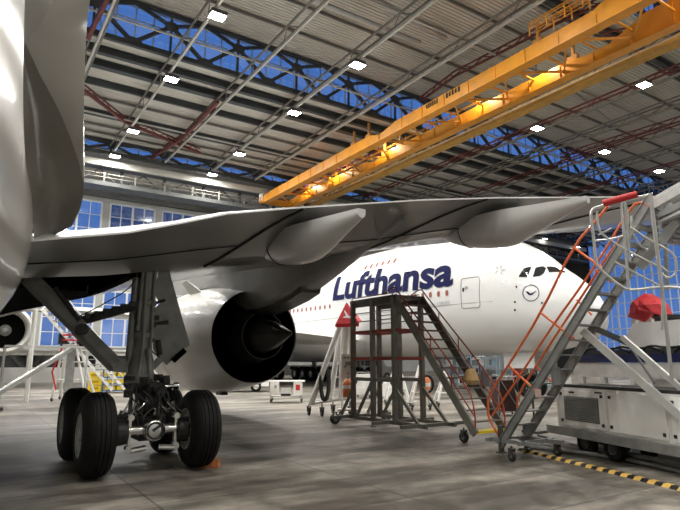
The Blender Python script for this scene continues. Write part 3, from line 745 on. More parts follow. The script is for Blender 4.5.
# ---- wing
ST = [  # a, (bTE, zTE), (bKnee, zKnee), (bLE, zLE), thickness above
    (-1.0, 9.4, 3.60, 11.3, 3.15, 23.5, 3.1, 1.5), (.68, 9.3, 3.69, 11.3, 3.36, 22.6, 3.35, 1.45), (2.0, 9.2, 3.96, 11.2, 3.50, 21.4, 3.72, 1.35), (2.85, 9.08, 4.22, 11.25, 3.66, 20.65, 3.95, 1.3), (3.57, 8.95, 4.45, 11.3, 3.80, 20.0, 4.15, 1.25),
    (4.8, 8.65, 4.68, 11.2, 4.05, 19.0, 4.42, 1.15), (7.7, 8.55, 5.27, 10.9, 4.55, 17.1, 5.05, .95), (9.6, 8.1, 5.52, 10.2, 5.0, 15.9, 5.42, .85), (11.8, 7.15, 5.66, 9.4, 5.22, 14.5, 5.82, .75), (13.1, 6.65, 5.76, 8.9, 5.42, 13.6, 6.02, .7),
    (16.4, 5.4, 6.05, 7.5, 5.85, 11.5, 6.28, .6), (20, 4.1, 6.5, 5.8, 6.35, 9.2, 6.7, .45), (25, 2.2, 7.4, 3.6, 7.3, 6.0, 7.5, .3), (29.5, .4, 8.5, 1.2, 8.45, 2.0, 8.6, .1)]
def wing_sec(s):
    a, bt, zt, bk, zk, bl, zl, th = s; ut = .16 if a < 2.5 else (.09 if a < 4.5 else .05)
    lo = []
    for i in range(7): t = i/6; e = t*t*(3-2*t)*.5+t*.5; lo.append((a, bt+(bk-bt)*t, zt-.03+(zk-zt+.03)*e))
    for i in range(1, 9): t = i/8; lo.append((a, bk+(bl-bk)*t, zk+(zl-zk)*t-.10*math.sin(PI*t)))
    up = [(a, bl+.25*th, zl+.25*th), (a, bl+.15*th, zl+.6*th)]
    for i in range(1, 9): t = i/8; f = 1-t; up.append((a, bl+(bt+.35-bl)*t, zl+.6*th+(zt+ut-zl-.6*th)*t+.35*th*math.sin(PI*t)))
    up.append((a, bt, zt))
    return lo, up
los, ups = zip(*[wing_sec(s) for s in ST])
# lower skin with the wheel-bay opening
m = MB(); G = [[m.b.verts.new(p) for p in r] for r in los]
for i in range(len(G)-1):
    for j in range(len(G[0])-1):
        if i in (0, 1, 2) and 6 <= j <= 11: continue
        m.b.faces.new((G[i][j], G[i+1][j], G[i+1][j+1], G[i][j+1]))
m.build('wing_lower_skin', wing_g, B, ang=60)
m = MB(); U = [[m.b.verts.new(p) for p in ([lo[-1]]+list(up)+[lo[0]])] for lo, up in zip(los, ups)]
for a_, b_ in zip(U, U[1:]): m.quadstrip(a_, b_)
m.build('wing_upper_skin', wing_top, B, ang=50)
# wheel bay, its shade put in as near-black faces
m = MB(); zt = 4.75
m.box((.7, 18.2, 4.1), (4.3, .1, .2)); m.box((.7, 11.4, 3.85), (4.3, .06, .6)); m.box((.75, 14.7, 4.22), (4.3, 7.2, .06)); m.box((2.9, 14.7, 4.05), (.06, 6.6, .4)); m.box((-1.3, 14.7, 3.6), (.1, 7.0, 1.2))
m.build('wheel_bay', black, B, smooth=False)
m = MB(); m.box((.4, 14.5, 3.98), (3.6, 5.6, .2)); m.box((-.6, 14.5, 3.6), (1.6, 5, .3)); m.build('bay_shade_blocks', black, B, smooth=False)  # near-black blocks standing in for the shade deep in the bay
def interp_st(a):
    for s0, s1 in zip(ST, ST[1:]):
        if s0[0] <= a <= s1[0]:
            t = (a-s0[0])/(s1[0]-s0[0]); return [s0[k]*(1-t)+s1[k]*t for k in range(8)]
    return ST[-1]
def under(a, f):                                   # point on lower skin, f 0 = trailing edge, 1 = knee, 2 = leading edge
    s = interp_st(a); lo, _ = wing_sec(s)
    t = f*6 if f <= 1 else 6+(f-1)*8
    k = min(int(t), len(lo)-2); return mix(lo[k], lo[k+1], t-k)+V3((0, 0, -.012))
def gapline(a0, a1, f0, f1, r=.012, n=26, name='flap_gap', mt=gapl):
    MB().path([under(a0+(a1-a0)*k/n, f0+(f1-f0)*k/n) for k in range(n+1)], r, 5).build(name, mt, B)
gapline(.7, 4.4, .55, .60, .012); gapline(5.6, 11.5, .70, .75, .012); gapline(4.0, 4.9, 1.0, .0, .026); gapline(7.9, 9.3, 1.0, .0, .022); gapline(11.6, 13.6, 1.0, .1, .016)
# ---- flap track fairings
def canoe(a, tail, nose, w, h, name='flap_track_fairing', mt=fair_m, top=.06, tk=.3, n=16, par=B):
    # tail/nose: (b, z) of the lower keel ends; hangs below the wing
    secs = []
    for i in range(n+1):
        t = i/n; b = tail[0]+(nose[0]-tail[0])*t; z = tail[1]+(nose[1]-tail[1])*t
        k = (math.sin(PI*min(1, .08+t*.92))**.55) if t < 1 else .02
        k = max(k, tk)*(tk+(1-tk)*min(1, t*2.2)) if t < .5 else k
        k = max(k, .03); ww = w*k; hh = h*k; sec = []
        for q in range(17):
            an = PI*q/16; sec.append((a+ww/2*math.cos(an), b, z-hh*math.sin(an)**.8))
        sec += [(a-ww/2, b, z+top), (a+ww/2, b, z+top)]
        secs.append(sec)
    o = MB().loft(secs).build(name, mt, par, ang=60)
    q = secs[12][:17]; c = V3((a, q[0][1], q[0][2]))
    MB().path([c+(V3(p)-c)*1.01 for p in q], .014, 5).build('nose_gap', gapl, o)
    return o
# ---- pylon
PX = 7.8
def pyl():
    m = MB(); secs = []
    for b, zl, w in ((9.2, 4.98, .10), (10.2, 4.72, .40), (11.4, 4.36, .62), (12.6, 4.02, .78), (13.9, 3.68, .86), (15.0, 3.50, .86), (15.9, 3.42, .80), (16.9, 3.45, .80), (18.0, 3.9, .85), (20, 4.1, .8), (22, 4.3, .5)):
        zu = interp_st(PX); zu = 5.1 if b < 17 else 5.1-(b-17)*.12
        s = []
        for q in range(9): an = PI*q/8; s.append((PX+w/2*math.cos(an), b, zl+.22-.22*math.sin(an)))
        s += [(PX-w*.62, b, (zl+zu)/2+.2), (PX-w*.8, b, max(zu, zl+.3)), (PX+w*.8, b, max(zu, zl+.3)), (PX+w*.62, b, (zl+zu)/2+.2)]
        secs.append(s)
    return m.loft(secs)
MB().loft([[(PX-.3, b, z), (PX+.3, b, z), (PX+.34, b, z+.16), (PX-.34, b, z+.16)] for b, z in ((13.3, 3.78), (13.9, 3.63), (15, 3.45), (15.9, 3.37), (16.7, 3.39))]).build('heat_shield', core_m, B, bevel=.02)
pyl().build('engine_pylon', mat('pylon_grey', (.27, .27, .26), .35, 0, .3, var=.12, vscale=1.4), B, ang=50)
FT = [(5.46, (7.6, 4.44), (11.5, 4.42), .95, .60), (10.2, (6.35, 5.14), (10.7, 5.30), 1.0, .70), (17.2, (4.8, 5.95), (8.2, 5.8), .7, .5)]
for i, (a, t_, n_, w, h) in enumerate(FT): canoe(a, t_, n_, w, h, tk=.36 if i == 0 else .28)
# ---- engine
E = (PX, 0, 2.72)
m = MB().lathe(E, (0, 1, 0), [(16.8, 1.50), (17.4, 1.61), (18.4, 1.77), (19.6, 1.90), (21, 1.96), (22.3, 1.92), (23.2, 1.80), (23.6, 1.66), (23.5, 1.54), (23.0, 1.46), (21.5, 1.5), (19.5, 1.55), (18, 1.55), (16.85, 1.475)], 72, closed=True)
nac = m.build('engine_nacelle', nac_m, B, ang=50)
MB().lathe(E, (0, 1, 0), [(16.83, 1.465), (17.5, 1.47), (19.4, 1.40), (19.5, 0)], 56).build('bypass_duct', black, nac)  # duct lining coloured near-black in place of the shade inside it
MB().lathe(E, (0, 1, 0), [(19.4, .92), (17.6, .90), (16.8, .82), (16.2, .74), (16.2, .71), (16.6, .76), (17.0, .6)], 48).build('core_cowl', core_m, nac)
MB().lathe(E, (0, 1, 0), [(17.3, .885), (17.2, .90), (17.0, .875), (16.9, .84)], 48, closed=True).build('core_ring', core_l, nac)
MB().lathe(E, (0, 1, 0), [(17, .58), (16.4, .57), (15.7, .44), (15.0, .24), (14.35, .03), (14.3, 0)], 40).build('exhaust_cone', core_m, nac)
MB().loft([[(PX-.16, 16.7, 3.4), (PX+.16, 16.7, 3.4), (PX+.16, 16.7, 4.2), (PX-.16, 16.7, 4.2)], [(PX-.2, 19, 3.4), (PX+.2, 19, 3.4), (PX+.2, 19, 4.2), (PX-.2, 19, 4.2)]]).build('bifurcation', core_m, nac, smooth=False)
MB().lathe((PX, 0, 2.72), (0, 1, 0), [(20.9, 1.962), (20.88, 1.966), (20.86, 1.962)], 64, closed=True).build('cowl_seam', seam, nac)
m = MB(); m.loft([[(PX-.9, 19.6, 4.4), (PX-.85, 19.6, 4.4), (PX-.85, 20.6, 4.25), (PX-.9, 20.6, 4.25)], [(PX-1.25, 20.2, 4.85), (PX-1.22, 20.2, 4.85), (PX-1.22, 20.7, 4.8), (PX-1.25, 20.7, 4.8)]]); m.build('nacelle_strake', nac_m, nac, smooth=False)
MB().box((PX, 19.5, .80), (.25, .5, .10)).build('drain_mast', gear_d, nac, smooth=False)

# ================================================================ MAIN LANDING GEAR of the near airliner
ga, gb = 2.92, 11.52
LGp = MB().tube((ga, gb, 1.55), (ga, gb, 4.1), .18, n=24).lathe((ga, gb, 0), (0, 0, 1), [(2.35, .18), (2.37, .22), (2.47, .22), (2.5, .18)], 24).lathe((ga, gb, 0), (0, 0, 1), [(3.0, .18), (3.02, .21), (3.1, .21), (3.12, .18)], 24).lathe((ga, gb, 0), (0, 0, 1), [(1.4, .2), (1.42, .3), (1.62, .32), (1.7, .24), (1.8, .225)], 24)
leg = LGp.build('main_gear_leg', gear_m, B)
MB().tube((ga, gb, .75), (ga, gb, 1.5), .15, n=20).build('chrome_piston', chrome, leg)
m = MB(); m.tube((ga-.26, gb-.05, 1.9), (ga-.22, gb-.05, 4.0), .07, n=12); m.tube((ga+.10, gb-.2, 1.7), (ga+.10, gb-.2, 3.9), .03); m.tube((ga-.16, gb-.18, 2.5), (ga-.12, gb-.18, 3.9), .04); m.tube((ga-.05, gb-.25, 1.6), (ga-.08, gb-.25, 4.0), .03)
m.beam((ga-.5, gb, 4.0), (ga+.55, gb, 4.0), .35, .3); m.build('drag_strut', gear_m, leg, bevel=.01)
m = MB()       # yoke
m.lathe((ga-.03, gb, 0), (0, 0, 1), [(1.38, .0), (1.38, .15), (1.48, .23), (1.62, .25), (1.8, .26), (1.95, .25), (2.08, .21), (2.2, .185), (2.2, 0)], 28)
m.tube((ga-.46, gb-.16, 1.84), (ga-.46, gb+.16, 1.84), .13, n=20); m.beam((ga-.46, gb, 1.84), (ga, gb, 1.78), .2, .24); m.tube((ga+.12, gb-.26, 1.55), (ga+.05, gb-.24, 2.15), .05); m.tube((ga-.12, gb-.27, 1.5), (ga-.06, gb-.24, 2.2), .035)
m.beam((ga+.1, gb, 1.7), (ga+.36, gb, 1.95), .1, .12)
m.build('lower_yoke', gear_m, leg)
# side stay from the fuselage side down to the yoke
p = V3((.72, 11.9, 3.55)); q = V3((ga-.5, gb, 1.85)); ms = mix(p, q, .62)
st1 = MB().beam(p, ms, .2, .27, ext=.05).beam(p+V3((0, -.16, .04)), ms+V3((0, -.16, .04)), .07, .24).build('side_stay', gear_m, B, bevel=.02)
MB().beam(ms, q, .24, .30, ext=.04).beam(ms+V3((0, -.2, 0)), q+V3((0, -.2, 0)), .1, .16).build('lower_stay', gear_m, st1, bevel=.03)
MB().tube(ms+V3((0, -.3, 0)), ms+V3((0, .3, 0)), .11, n=16).build('stay_pivot', gear_d, st1)
lk = ms+V3((-.05, 0, .15))
m = MB().beam(lk, (ga-.15, gb-.15, 3.0), .10, .16).tube(mix(p, q, .32)+V3((0, -.25, .25)), lk+V3((0, -.2, .02)), .045).tube(mix(p, q, .45)+V3((0, -.25, .22)), lk+V3((0, -.2, .02)), .03)
for k in range(7): m.box(mix(lk, (ga-.15, gb-.15, 3.0), k/7)+V3((0, -.05, .06)), (.09, .14, .1))
m.build('lock_link', gear_d, leg)
m = MB().path([lk+V3((.0, -.2, .1)), lk+V3((.3, -.25, .28)), (ga-.3, gb-.3, 3.35), (ga-.25, gb-.28, 3.8)], .012, 6, smooth=2)
m.path([lk+V3((.15, -.2, .0)), lk+V3((.4, -.3, .2)), (ga-.35, gb-.3, 3.0), (ga-.2, gb-.3, 2.6)], .014, 6, smooth=2); m.build('hydraulic_hose', gear_d, leg)
# gear door hung outboard of the leg
bd_ = 11.7; xd = ga+.62
dpx = [(160, 272), (167, 270), (187, 346), (178, 357), (166, 364), (156, 352), (150, 330)]
pts = [at(*p_, b=bd_) for p_ in ((159, 267), (167, 265), (176, 298), (185, 347), (166, 365), (153, 350), (152, 310), (160, 304), (155, 295), (152, 292), (158, 276))]
dr = MB().prism(pts, (.05, .09, 0)).build('main_gear_door', gear_m, B, bevel=.015)
ptr = [at(*p_, b=bd_+.02) for p_ in ((164, 267), (168, 268), (190, 345), (186, 348))]
MB().prism(ptr, (.2, .6, .03)).build('door_outer_skin', gear_m, dr, smooth=False)
m = MB(); a_, b_ = at(173, 361, b=bd_-.05), at(185, 350, b=bd_-.05); m.beam(a_, b_, .07, .1)
m.build('rubber_seal', black, dr)
m = MB().tube(at(150, 305, b=bd_-.08), at(165, 300, b=bd_-.06), .03).tube(at(145, 325, b=bd_-.08), at(168, 322, b=bd_-.06), .035).tube(at(148, 348, b=bd_-.05), at(160, 358, b=bd_-.05), .015).tube(at(158, 340, b=bd_-.03), at(160, 355, b=bd_-.04), .05)
for x, y in ((152, 310), (153, 325), (151, 340), (156, 318)): m.box(at(x, y, b=bd_-.08), (.1, .1, .09))
m.build('door_link', gear_d, dr)
# truck
yb0, yb1 = 10.5, 12.54
trk = MB().tube((ga, yb0-.12, .72), (ga, yb1+.1, .72), .17, n=20).beam((ga, yb0+.2, .72), (ga, yb1-.2, .72), .34, .42).build('truck_beam', gear_d, B, bevel=.03)
MB().lathe((ga, yb0-.18, .72), (0, 1, 0), [(-.02, 0), (-.02, .13), (0, .17), (.02, .185), (.14, .185), (.2, .15)], 32).build('chrome_axle_hub', chrome, trk)
MB().lathe((ga, yb0-.2, .72), (0, 1, 0), [(-.03, .125), (-.03, .15), (.0, .15), (.0, .125)], 28, closed=True).tube((ga-.05, yb0-.24, .72), (ga+.07, yb0-.24, .80), .02).build('hub_ring', gear_d, trk)
for y in (yb0, yb1):
    MB().tube((ga-.95, y, .72), (ga+.95, y, .72), .085, n=20).build('axle', chrome, trk)
def big_wheel(x, y, outer, lab):
    r, w = .70, .54
    P = [(0, .30)]; P = [(.03, .34), (.0, .40), (.01, .50), (.045, .61), (.10, .665)]
    for gx in (.16, .235, .305, .38):
        P += [(gx-.012, .694 if .16 < gx < .34 else .688), (gx-.006, .676), (gx+.006, .676), (gx+.012, .694 if .16 < gx < .34 else .688)]
    P += [(.44, .665), (.495, .61), (.53, .50), (.54, .40), (.51, .34)]
    t = MB().lathe((x-w/2, y, .70), (1, 0, 0), P, 56, closed=True).build('tyre', rubber, B)
    o = -1 if outer < 0 else 1
    prof = [(.0, .365), (.0, .345), (-.03, .335), (-.045, .29), (-.09, .24), (-.11, .13), (-.05, .11), (.0, .10), (.02, .0)]
    for side in (-1, 1):
        q = MB().lathe((x+side*(w/2-.02), y, .70), (side, 0, 0), prof, 36)
        for k in range(10): an = 2*PI*k/10; q.tube((x+side*(w/2-.10), y+.17*math.cos(an), .70+.17*math.sin(an)), (x+side*(w/2-.045), y+.17*math.cos(an), .70+.17*math.sin(an)), .018, n=6)
        for k in range(9): an = 2*PI*(k+.5)/9; q.lathe((x+side*(w/2-.045), y+.245*math.cos(an), .70+.245*math.sin(an)), (side, 0, 0), [(0, .028), (.006, .028), (.006, .0)], 8)
        q.build('wheel_rim', rim_m if side == outer else rim_m, t)
    return t
for y in (yb0, yb1):
    big_wheel(ga-.95, y, -1, ''); big_wheel(ga+.84, y, 1, '')
    for s in (-1, 1):
        m = MB().lathe((ga+s*.44, y, .70), (s, 0, 0), [(0, .1), (0, .2), (.12, .22), (.18, .22), (.18, .1)], 24).build('brake_pack', gear_d, trk)
        m = MB().beam((ga+s*.40, y-.03, .44), (ga+s*.40, y-.03, .98), .045, .08); m.lathe((ga+s*.40, y-.12, .95), (0, 1, 0), [(0, 0), (0, .055), (.14, .055), (.14, 0)], 14); m.lathe((ga+s*.40, y-.12, .43), (0, 1, 0), [(0, 0), (0, .065), (.14, .065), (.14, 0)], 14); m.tube((ga+s*.40, y-.05, .98), (ga+s*.33, y-.1, 1.2), .02)
        m.build('brake_lever', chrome, trk)
        MB().tube((ga+s*.38, y-.1, .40), (ga+s*.12, y-.05, .42), .05).build('brake_rod', chrome, trk)
# links, hoses and the torque arm in front of the piston
m = MB().tube((ga-.15, gb-.45, 1.42), (ga+.5, gb-.45, 1.44), .045, n=14); m.lathe((ga+.5, gb-.45, 1.44), (1, 0, 0), [(0, 0), (0, .075), (.1, .075), (.1, 0)], 14); m.build('pitch_trimmer', chrome, leg)
m = MB().loft([[(ga-.22, gb-.3, 1.5), (ga+.22, gb-.3, 1.5), (ga+.22, gb-.2, 1.4), (ga-.22, gb-.2, 1.4)], [(ga-.10, gb-.85, 1.15), (ga+.10, gb-.85, 1.15), (ga+.10, gb-.8, 1.05), (ga-.10, gb-.8, 1.05)]])
m.loft([[(ga-.10, gb-.85, 1.12), (ga+.10, gb-.85, 1.12), (ga+.10, gb-.8, 1.02), (ga-.10, gb-.8, 1.02)], [(ga-.2, gb-.35, .85), (ga+.2, gb-.35, .85), (ga+.2, gb-.25, .78), (ga-.2, gb-.25, .78)]])
m.build('torque_arm', gear_d, leg, bevel=.015)
m = MB(); random.seed(3)
for k in range(16):
    x0, x1 = ga+random.uniform(-.45, .45), ga+random.uniform(-.5, .5)
    m.path([(x0, gb-.3-random.random()*.2, 1.5), (x0*.6+x1*.4+random.uniform(-.15, .15), gb-.6-random.random()*.3, 1.15+random.uniform(-.15, .15)), (x1, gb-.7-random.random()*.3, .95), (x1*.8+ga*.2, yb0+.1, .78)], random.choice((.012, .018, .024)), 6, smooth=2)
m.build('brake_hoses', gear_d, leg)
m = MB()
for k in range(6):
    x0 = ga+random.uniform(-.3, .4); m.path([(x0, gb-.55, 1.35), (x0+random.uniform(-.1, .15), gb-.8, 1.2), (x0+.2*random.choice((-1, 1)), gb-.85, 1.0)], .016, 6, smooth=2)
for x, z in ((-.38, 1.3), (-.3, 1.0), (.28, 1.02), (.05, .98), (.33, 1.2)): m.lathe((ga+x, gb-.95, z), (random.uniform(-1, 1), 1, .3), [(0, 0), (0, .035), (.1, .035), (.1, 0)], 10)
m.build('steel_fittings', chrome, leg)
m = MB()
for k in range(14): m.box((ga+random.uniform(-.42, .42), gb-.35-random.random()*.35, random.uniform(1.3, 1.62)), (random.uniform(.08, .2), .12, random.uniform(.06, .14)), rz=random.random())
m.box((ga, gb-.45, 1.46), (.7, .1, .1)); m.build('hydraulic_block', gear_d, leg, bevel=.01)
# wheel chock
cp = at(208, 468, z=0)
ck = MB(); M = Matrix.Rotation(-YAW, 3, 'Z')
ck.prism([cp+M@V3((-.2, -.02, 0)), cp+M@V3((-.2, .22, 0)), cp+M@V3((-.2, .16, .15)), cp+M@V3((-.2, .02, .13))], M@V3((.38, 0, 0)))
tag(ck.build('wheel_chock', chock_m, bevel=.012), 'orange-brown wheel chock against the right tyre', 'wheel chock')
# ================================================================ GROUND EQUIPMENT
def onplane(px, py, P0, N):
    d = ray(px, py); o = V3((0, 0, H)); N = V3(N)
    return o+d*((V3(P0)-o).dot(N)/d.dot(N))
def caster(par, c, r=.1, w=.05, ax=None, top=None, name='caster_wheel', fork=steel_d):
    c = V3(c); ax = V3(ax) if ax is not None else W(1, .2).normalized()
    t = MB().lathe(c-ax*w/2, ax, [(0, r*.3), (0, r*.9), (w*.2, r), (w*.8, r), (w, r*.9), (w, r*.3)], 18, closed=True).build(name, blackp, par)
    MB().lathe(c-ax*w/2, ax, [(-.004, 0), (-.004, r*.45), (w+.004, r*.45), (w+.004, 0)], 14).build('wheel_hub', steel, t)
    tz = top if top is not None else c.z+r+.12
    MB().beam(c+ax*(w/2+.015), V3((c.x, c.y, c.z+r+.03))+ax*(w/2+.015), .012, r*.7).beam(c-ax*(w/2+.015), V3((c.x, c.y, c.z+r+.03))-ax*(w/2+.015), .012, r*.7).box((c.x, c.y, c.z+r+.03), (r, r, .02)).tube((c.x, c.y, c.z+r+.03), (c.x, c.y, tz), .022).build('caster_fork', fork, par)
# ---------------------------------------------------------------- near stairs with orange rails
P0 = at(503, 441, t=11.6); P1 = at(642, 212, t=9.8)
run = V3((P1.x-P0.x, P1.y-P0.y, 0)); r_ = run.normalized(); wv = V3((r_.y, -r_.x, 0))*-1
if wv.dot(W(1, 0)) < 0: wv = -wv
WD = .74; sl = (P1-P0).normalized(); perp = V3((-r_.x*sl.z, -r_.y*sl.z, math.hypot(sl.x, sl.y)))
S = thing('access_stairs', (P0.x, P0.y, 0), 'tall grey steel access stairs with bright orange handrails in the right foreground', 'stairs')
for k in (0, 1):
    o_ = wv*WD*k; m = MB(); m.beam(P0+o_-sl*.12, P1+o_+sl*.3, .04, .14); 
    for e in (-.07, .07): m.beam(P0+o_-sl*.12+perp*e+wv*.0, P1+o_+sl*.3+perp*e, .09, .016)
    m.build('stringer', steel, S, smooth=False)
NT = 15
Mr = Matrix((wv, r_, V3((0, 0, 1)))).transposed()
for k in range(NT+1):
    c = mix(P0, P1, (k+.25)/(NT))+wv*WD/2
    m = MB().box(c, (WD-.04, .20, .03), M=Mr)
    m.build('tread', steel, S, smooth=False)
nrm = wv
def pl(x, y, k=0): return onplane(x, y, P0+wv*WD*k, nrm)
def rail(pts, k, r=.024, mt=orange, name='handrail', par=None, sm=1): return MB().path([pl(x, y, k) for x, y in pts], r, 8, smooth=sm).build(name, mt, par or S)
ra = rail([(500, 438), (488.5, 418), (488, 408), (488, 396), (508, 366), (541, 313), (573, 247), (600, 216), (608, 206)], 0, .026)
rail([(492, 416), (519, 377), (553, 325), (585, 281), (606, 249), (620, 225), (627, 214), (637, 201), (651, 207)], 0, .024)
rail([(517, 408), (518, 395), (536, 366), (556, 335), (590, 284), (606, 258), (630, 225), (638, 215), (652, 209)], 1, .024)
for a_, b_ in (((508, 365), (539, 394)), ((541, 313), (574, 339)), ((573, 247), (602, 268))): rail([a_, b_], 0, .024, name='rail_post', sm=0)
for a_, b_ in (((536, 366), (556, 386)), ((577, 300), (592, 315)), ((596, 270), (612, 282))): rail([a_, b_], 1, .02, name='rail_post', sm=0)
c = pl(539, 393, 0); MB().box(c-wv*.03, (.03, .12, .16), M=Mr).build('rail_socket', mat('pink_worn', (.6, .42, .38), .5), S, smooth=False)
# base frame, jacks and caster
b0 = V3((P0.x, P0.y, .30)); m = MB()
for o_ in (V3(), wv*WD): m.beam(b0+o_-r_*.35, b0+o_+r_*.9, .08, .08)
for q in (-.3, .5): m.beam(b0-wv*.15+r_*q, b0+wv*(WD+.25)+r_*q, .08, .08)
m.build('base_frame', steel, S, smooth=False)
for o_ in (V3(), wv*(WD+.1)):
    g = b0+o_+r_*(-.05); MB().box((g.x, g.y, .34), (.08, .08, .52)).box((g.x, g.y, .06), (.16, .16, .02)).tube((g.x, g.y, .05), (g.x, g.y, .3), .02).build('jack_leg', steel_d, S, smooth=False)
cw = at(512, 456, z=.11); caster(S, (cw.x, cw.y, .11), .105, .06, W(1, .3).normalized(), .3)
cw = b0+wv*(WD+.1)+r_*.7; caster(S, (cw.x, cw.y, .105), .105, .06, W(1, .3).normalized(), .3)
c = at(556, 376, t=11); MB().box(c, (.26, .03, .34), M=Mr).build('document_box', steel, S, smooth=False)
# ---------------------------------------------------------------- aluminium guard cage and dock behind the stairs
K = thing('work_dock', at(656, 300, t=9.4), 'aluminium work dock with tubular guard gates and red foam pad at the upper right', 'work platform')
def tq(x): return 9.7-(x-590)*.006
def al(pts, r=.022, mt=alu, name='guard_tube', dt=0, sm=1, par=None): return MB().path([at(x, y, t=tq(x)+dt) for x, y in pts], r, 8, smooth=sm).build(name, mt, par or K)
al([(596, 262), (594, 240), (591, 218), (591.5, 210), (598, 206.5), (640, 197), (652, 194)], .026, name='gate_frame')
al([(596, 258), (598, 268), (624, 289), (634, 290), (663, 286.5), (684, 288)], .024, name='gate_frame')
al([(597, 211), (598, 229), (604, 236), (622, 248), (661, 268)], .02)
al([(594, 241), (612, 239), (627, 235), (628, 215), (625, 203)], .02)
al([(621, 202), (625, 245), (629, 290)], .024); al([(624.5, 201.5), (630, 262)], .02)
al([(650, 193), (656, 240), (662, 290)], .034, mt=alu, name='dock_post', sm=0)
al([(666, 244), (667, 290)], .04, mt=steel, name='dock_post', dt=.3, sm=0)
al([(630, 227), (649, 240), (663, 247), (674, 254), (677, 264), (676, 274), (668, 279), (661, 273)], .02)
al([(655, 262), (668, 272)], .02); al([(632, 216), (631, 230), (640, 246), (648, 250)], .018, dt=.2)
al([(615, 262), (645, 278), (664, 288)], .018, dt=.15); al([(598, 235), (612, 228)], .014)
pd = MB().path([at(603, 203.5, t=tq(603)), at(607, 202.5, t=tq(607)), at(637, 194.3, t=tq(637))], .062, 14).build('foam_pad', redpad, K)
a_, b_ = at(652, 207, t=9.6), at(700, 180, t=9.0)
MB().beam(a_, b_, .14, .13).beam(a_+V3((0, 0, .12)), b_+V3((0, 0, .12)), .05, .05).build('dock_boom', alu, K, bevel=.01)
a_, b_ = at(655, 218, t=9.9), at(700, 196, t=9.6)
MB().beam(a_, b_, .2, .1).tube(a_+V3((0, -.1, -.1)), b_+V3((0, -.1, -.1)), .06).build('lower_boom', steel, K, smooth=False)
for k in range(6):
    p, q = at(659+k*1.5, 216+k*5, t=10), at(700, 222+k*5, t=9.7); MB().beam(p, q, .28, .035).build('deck_slat', steel, K, smooth=False)
m = MB()
for k in range(8): m.box(at(655+.4*k, 212+6*k, t=9.55), (.06, .05, .07))
m.build('gate_latch', steel_d, K, smooth=False)
# far flight of the dock stairs, seen through the gates
p0, p1 = at(577, 400, t=12.0), at(672, 236, t=11.2)
for k in range(7):
    c = mix(at(625, 327, t=10.3), at(662, 262, t=9.9), k/6)
MB().beam(at(640, 268, t=10.0), at(676, 222, t=9.7), .05, .16).build('upper_stringer', steel, K, smooth=False)
# braces running down to the floor at the right
p, q = at(583, 331, t=10.7), at(762, 487, z=.03)
MB().beam(p, q, .13, .13).build('long_brace', alu, K, bevel=.012)
p2, q2 = at(622, 337, t=10.5), at(762, 459, t=8.6)
MB().beam(p2, q2, .09, .09).build('upper_brace', alu, K, bevel=.01)
MB().beam(q2, q, .08, .08).build('foot_post', alu, K, smooth=False)
MB().tube(at(630, 346, t=10.4), at(655, 384, t=10.1), .022).build('thin_brace', steel, K)
MB().beam(at(596, 329, t=10.7), at(628, 343, t=10.5), .12, .10).build('brace_bracket', steel_d, K, smooth=False)
MB().tube(at(662, 290, t=9.3), at(672, 380, t=9.4), .03).tube(at(663, 290, t=9.3), at(662, 330, t=9.3), .02).build('drop_post', alu, K)
# ---------------------------------------------------------------- ground power cabinet on wheels
GL = at(559, 431, t=12.4); GR = at(680, 449, t=9.4); ge = V3((GR.x-GL.x, GR.y-GL.y, 0)).normalized(); gn = V3((-ge.y, ge.x, 0))
if gn.dot(W(1, 0)) < 0: gn = -gn
G = thing('ground_power_unit', (GL.x, GL.y, 0), 'low white wheeled ground power cabinet with louvred panel, right foreground', 'ground support equipment')
GM = Matrix((ge, gn, V3((0, 0, 1)))).transposed()
def gp(e, n, z): return V3((GL.x, GL.y, 0))+ge*e+gn*n+V3((0, 0, z))
def gpx(x, y, n=-.01):
    p = onplane(x, y, gp(0, n, 0), gn); v = p-gp(0, 0, 0); return v.dot(ge), p.z
GLEN = 6.2
print('gpu', gpx(680, 449), gpx(560, 385), gpx(680, 400), gpx(559, 431))
zb_, zt_ = .52, 1.36
MB().box(gp(GLEN/2, .55, (zb_+zt_)/2), (GLEN, 1.1, zt_-zb_), M=GM).build('cabinet', white_d, G, bevel=.02)
MB().box(gp(GLEN/2-.1, .5, .43), (GLEN+.4, 1.2, .17), M=GM).build('chassis_frame', steel, G, bevel=.015)
MB().box(gp(GLEN/2, .5, zt_+.03), (GLEN-.05, 1.0, .06), M=GM).build('dark_top_strip', blackp, G, smooth=False)  # black strip in the gap above the cabinet
MB().tube(gp(-.32, .1, .43), gp(-.32, -.02, .43), .05).build('amber_marker', orange_v, G)
def gpanel(x0, x1, y0, y1, name='service_panel'):
    e0, za = gpx(x0, y0); e1, zb2 = gpx(x1, y1); return e0, e1
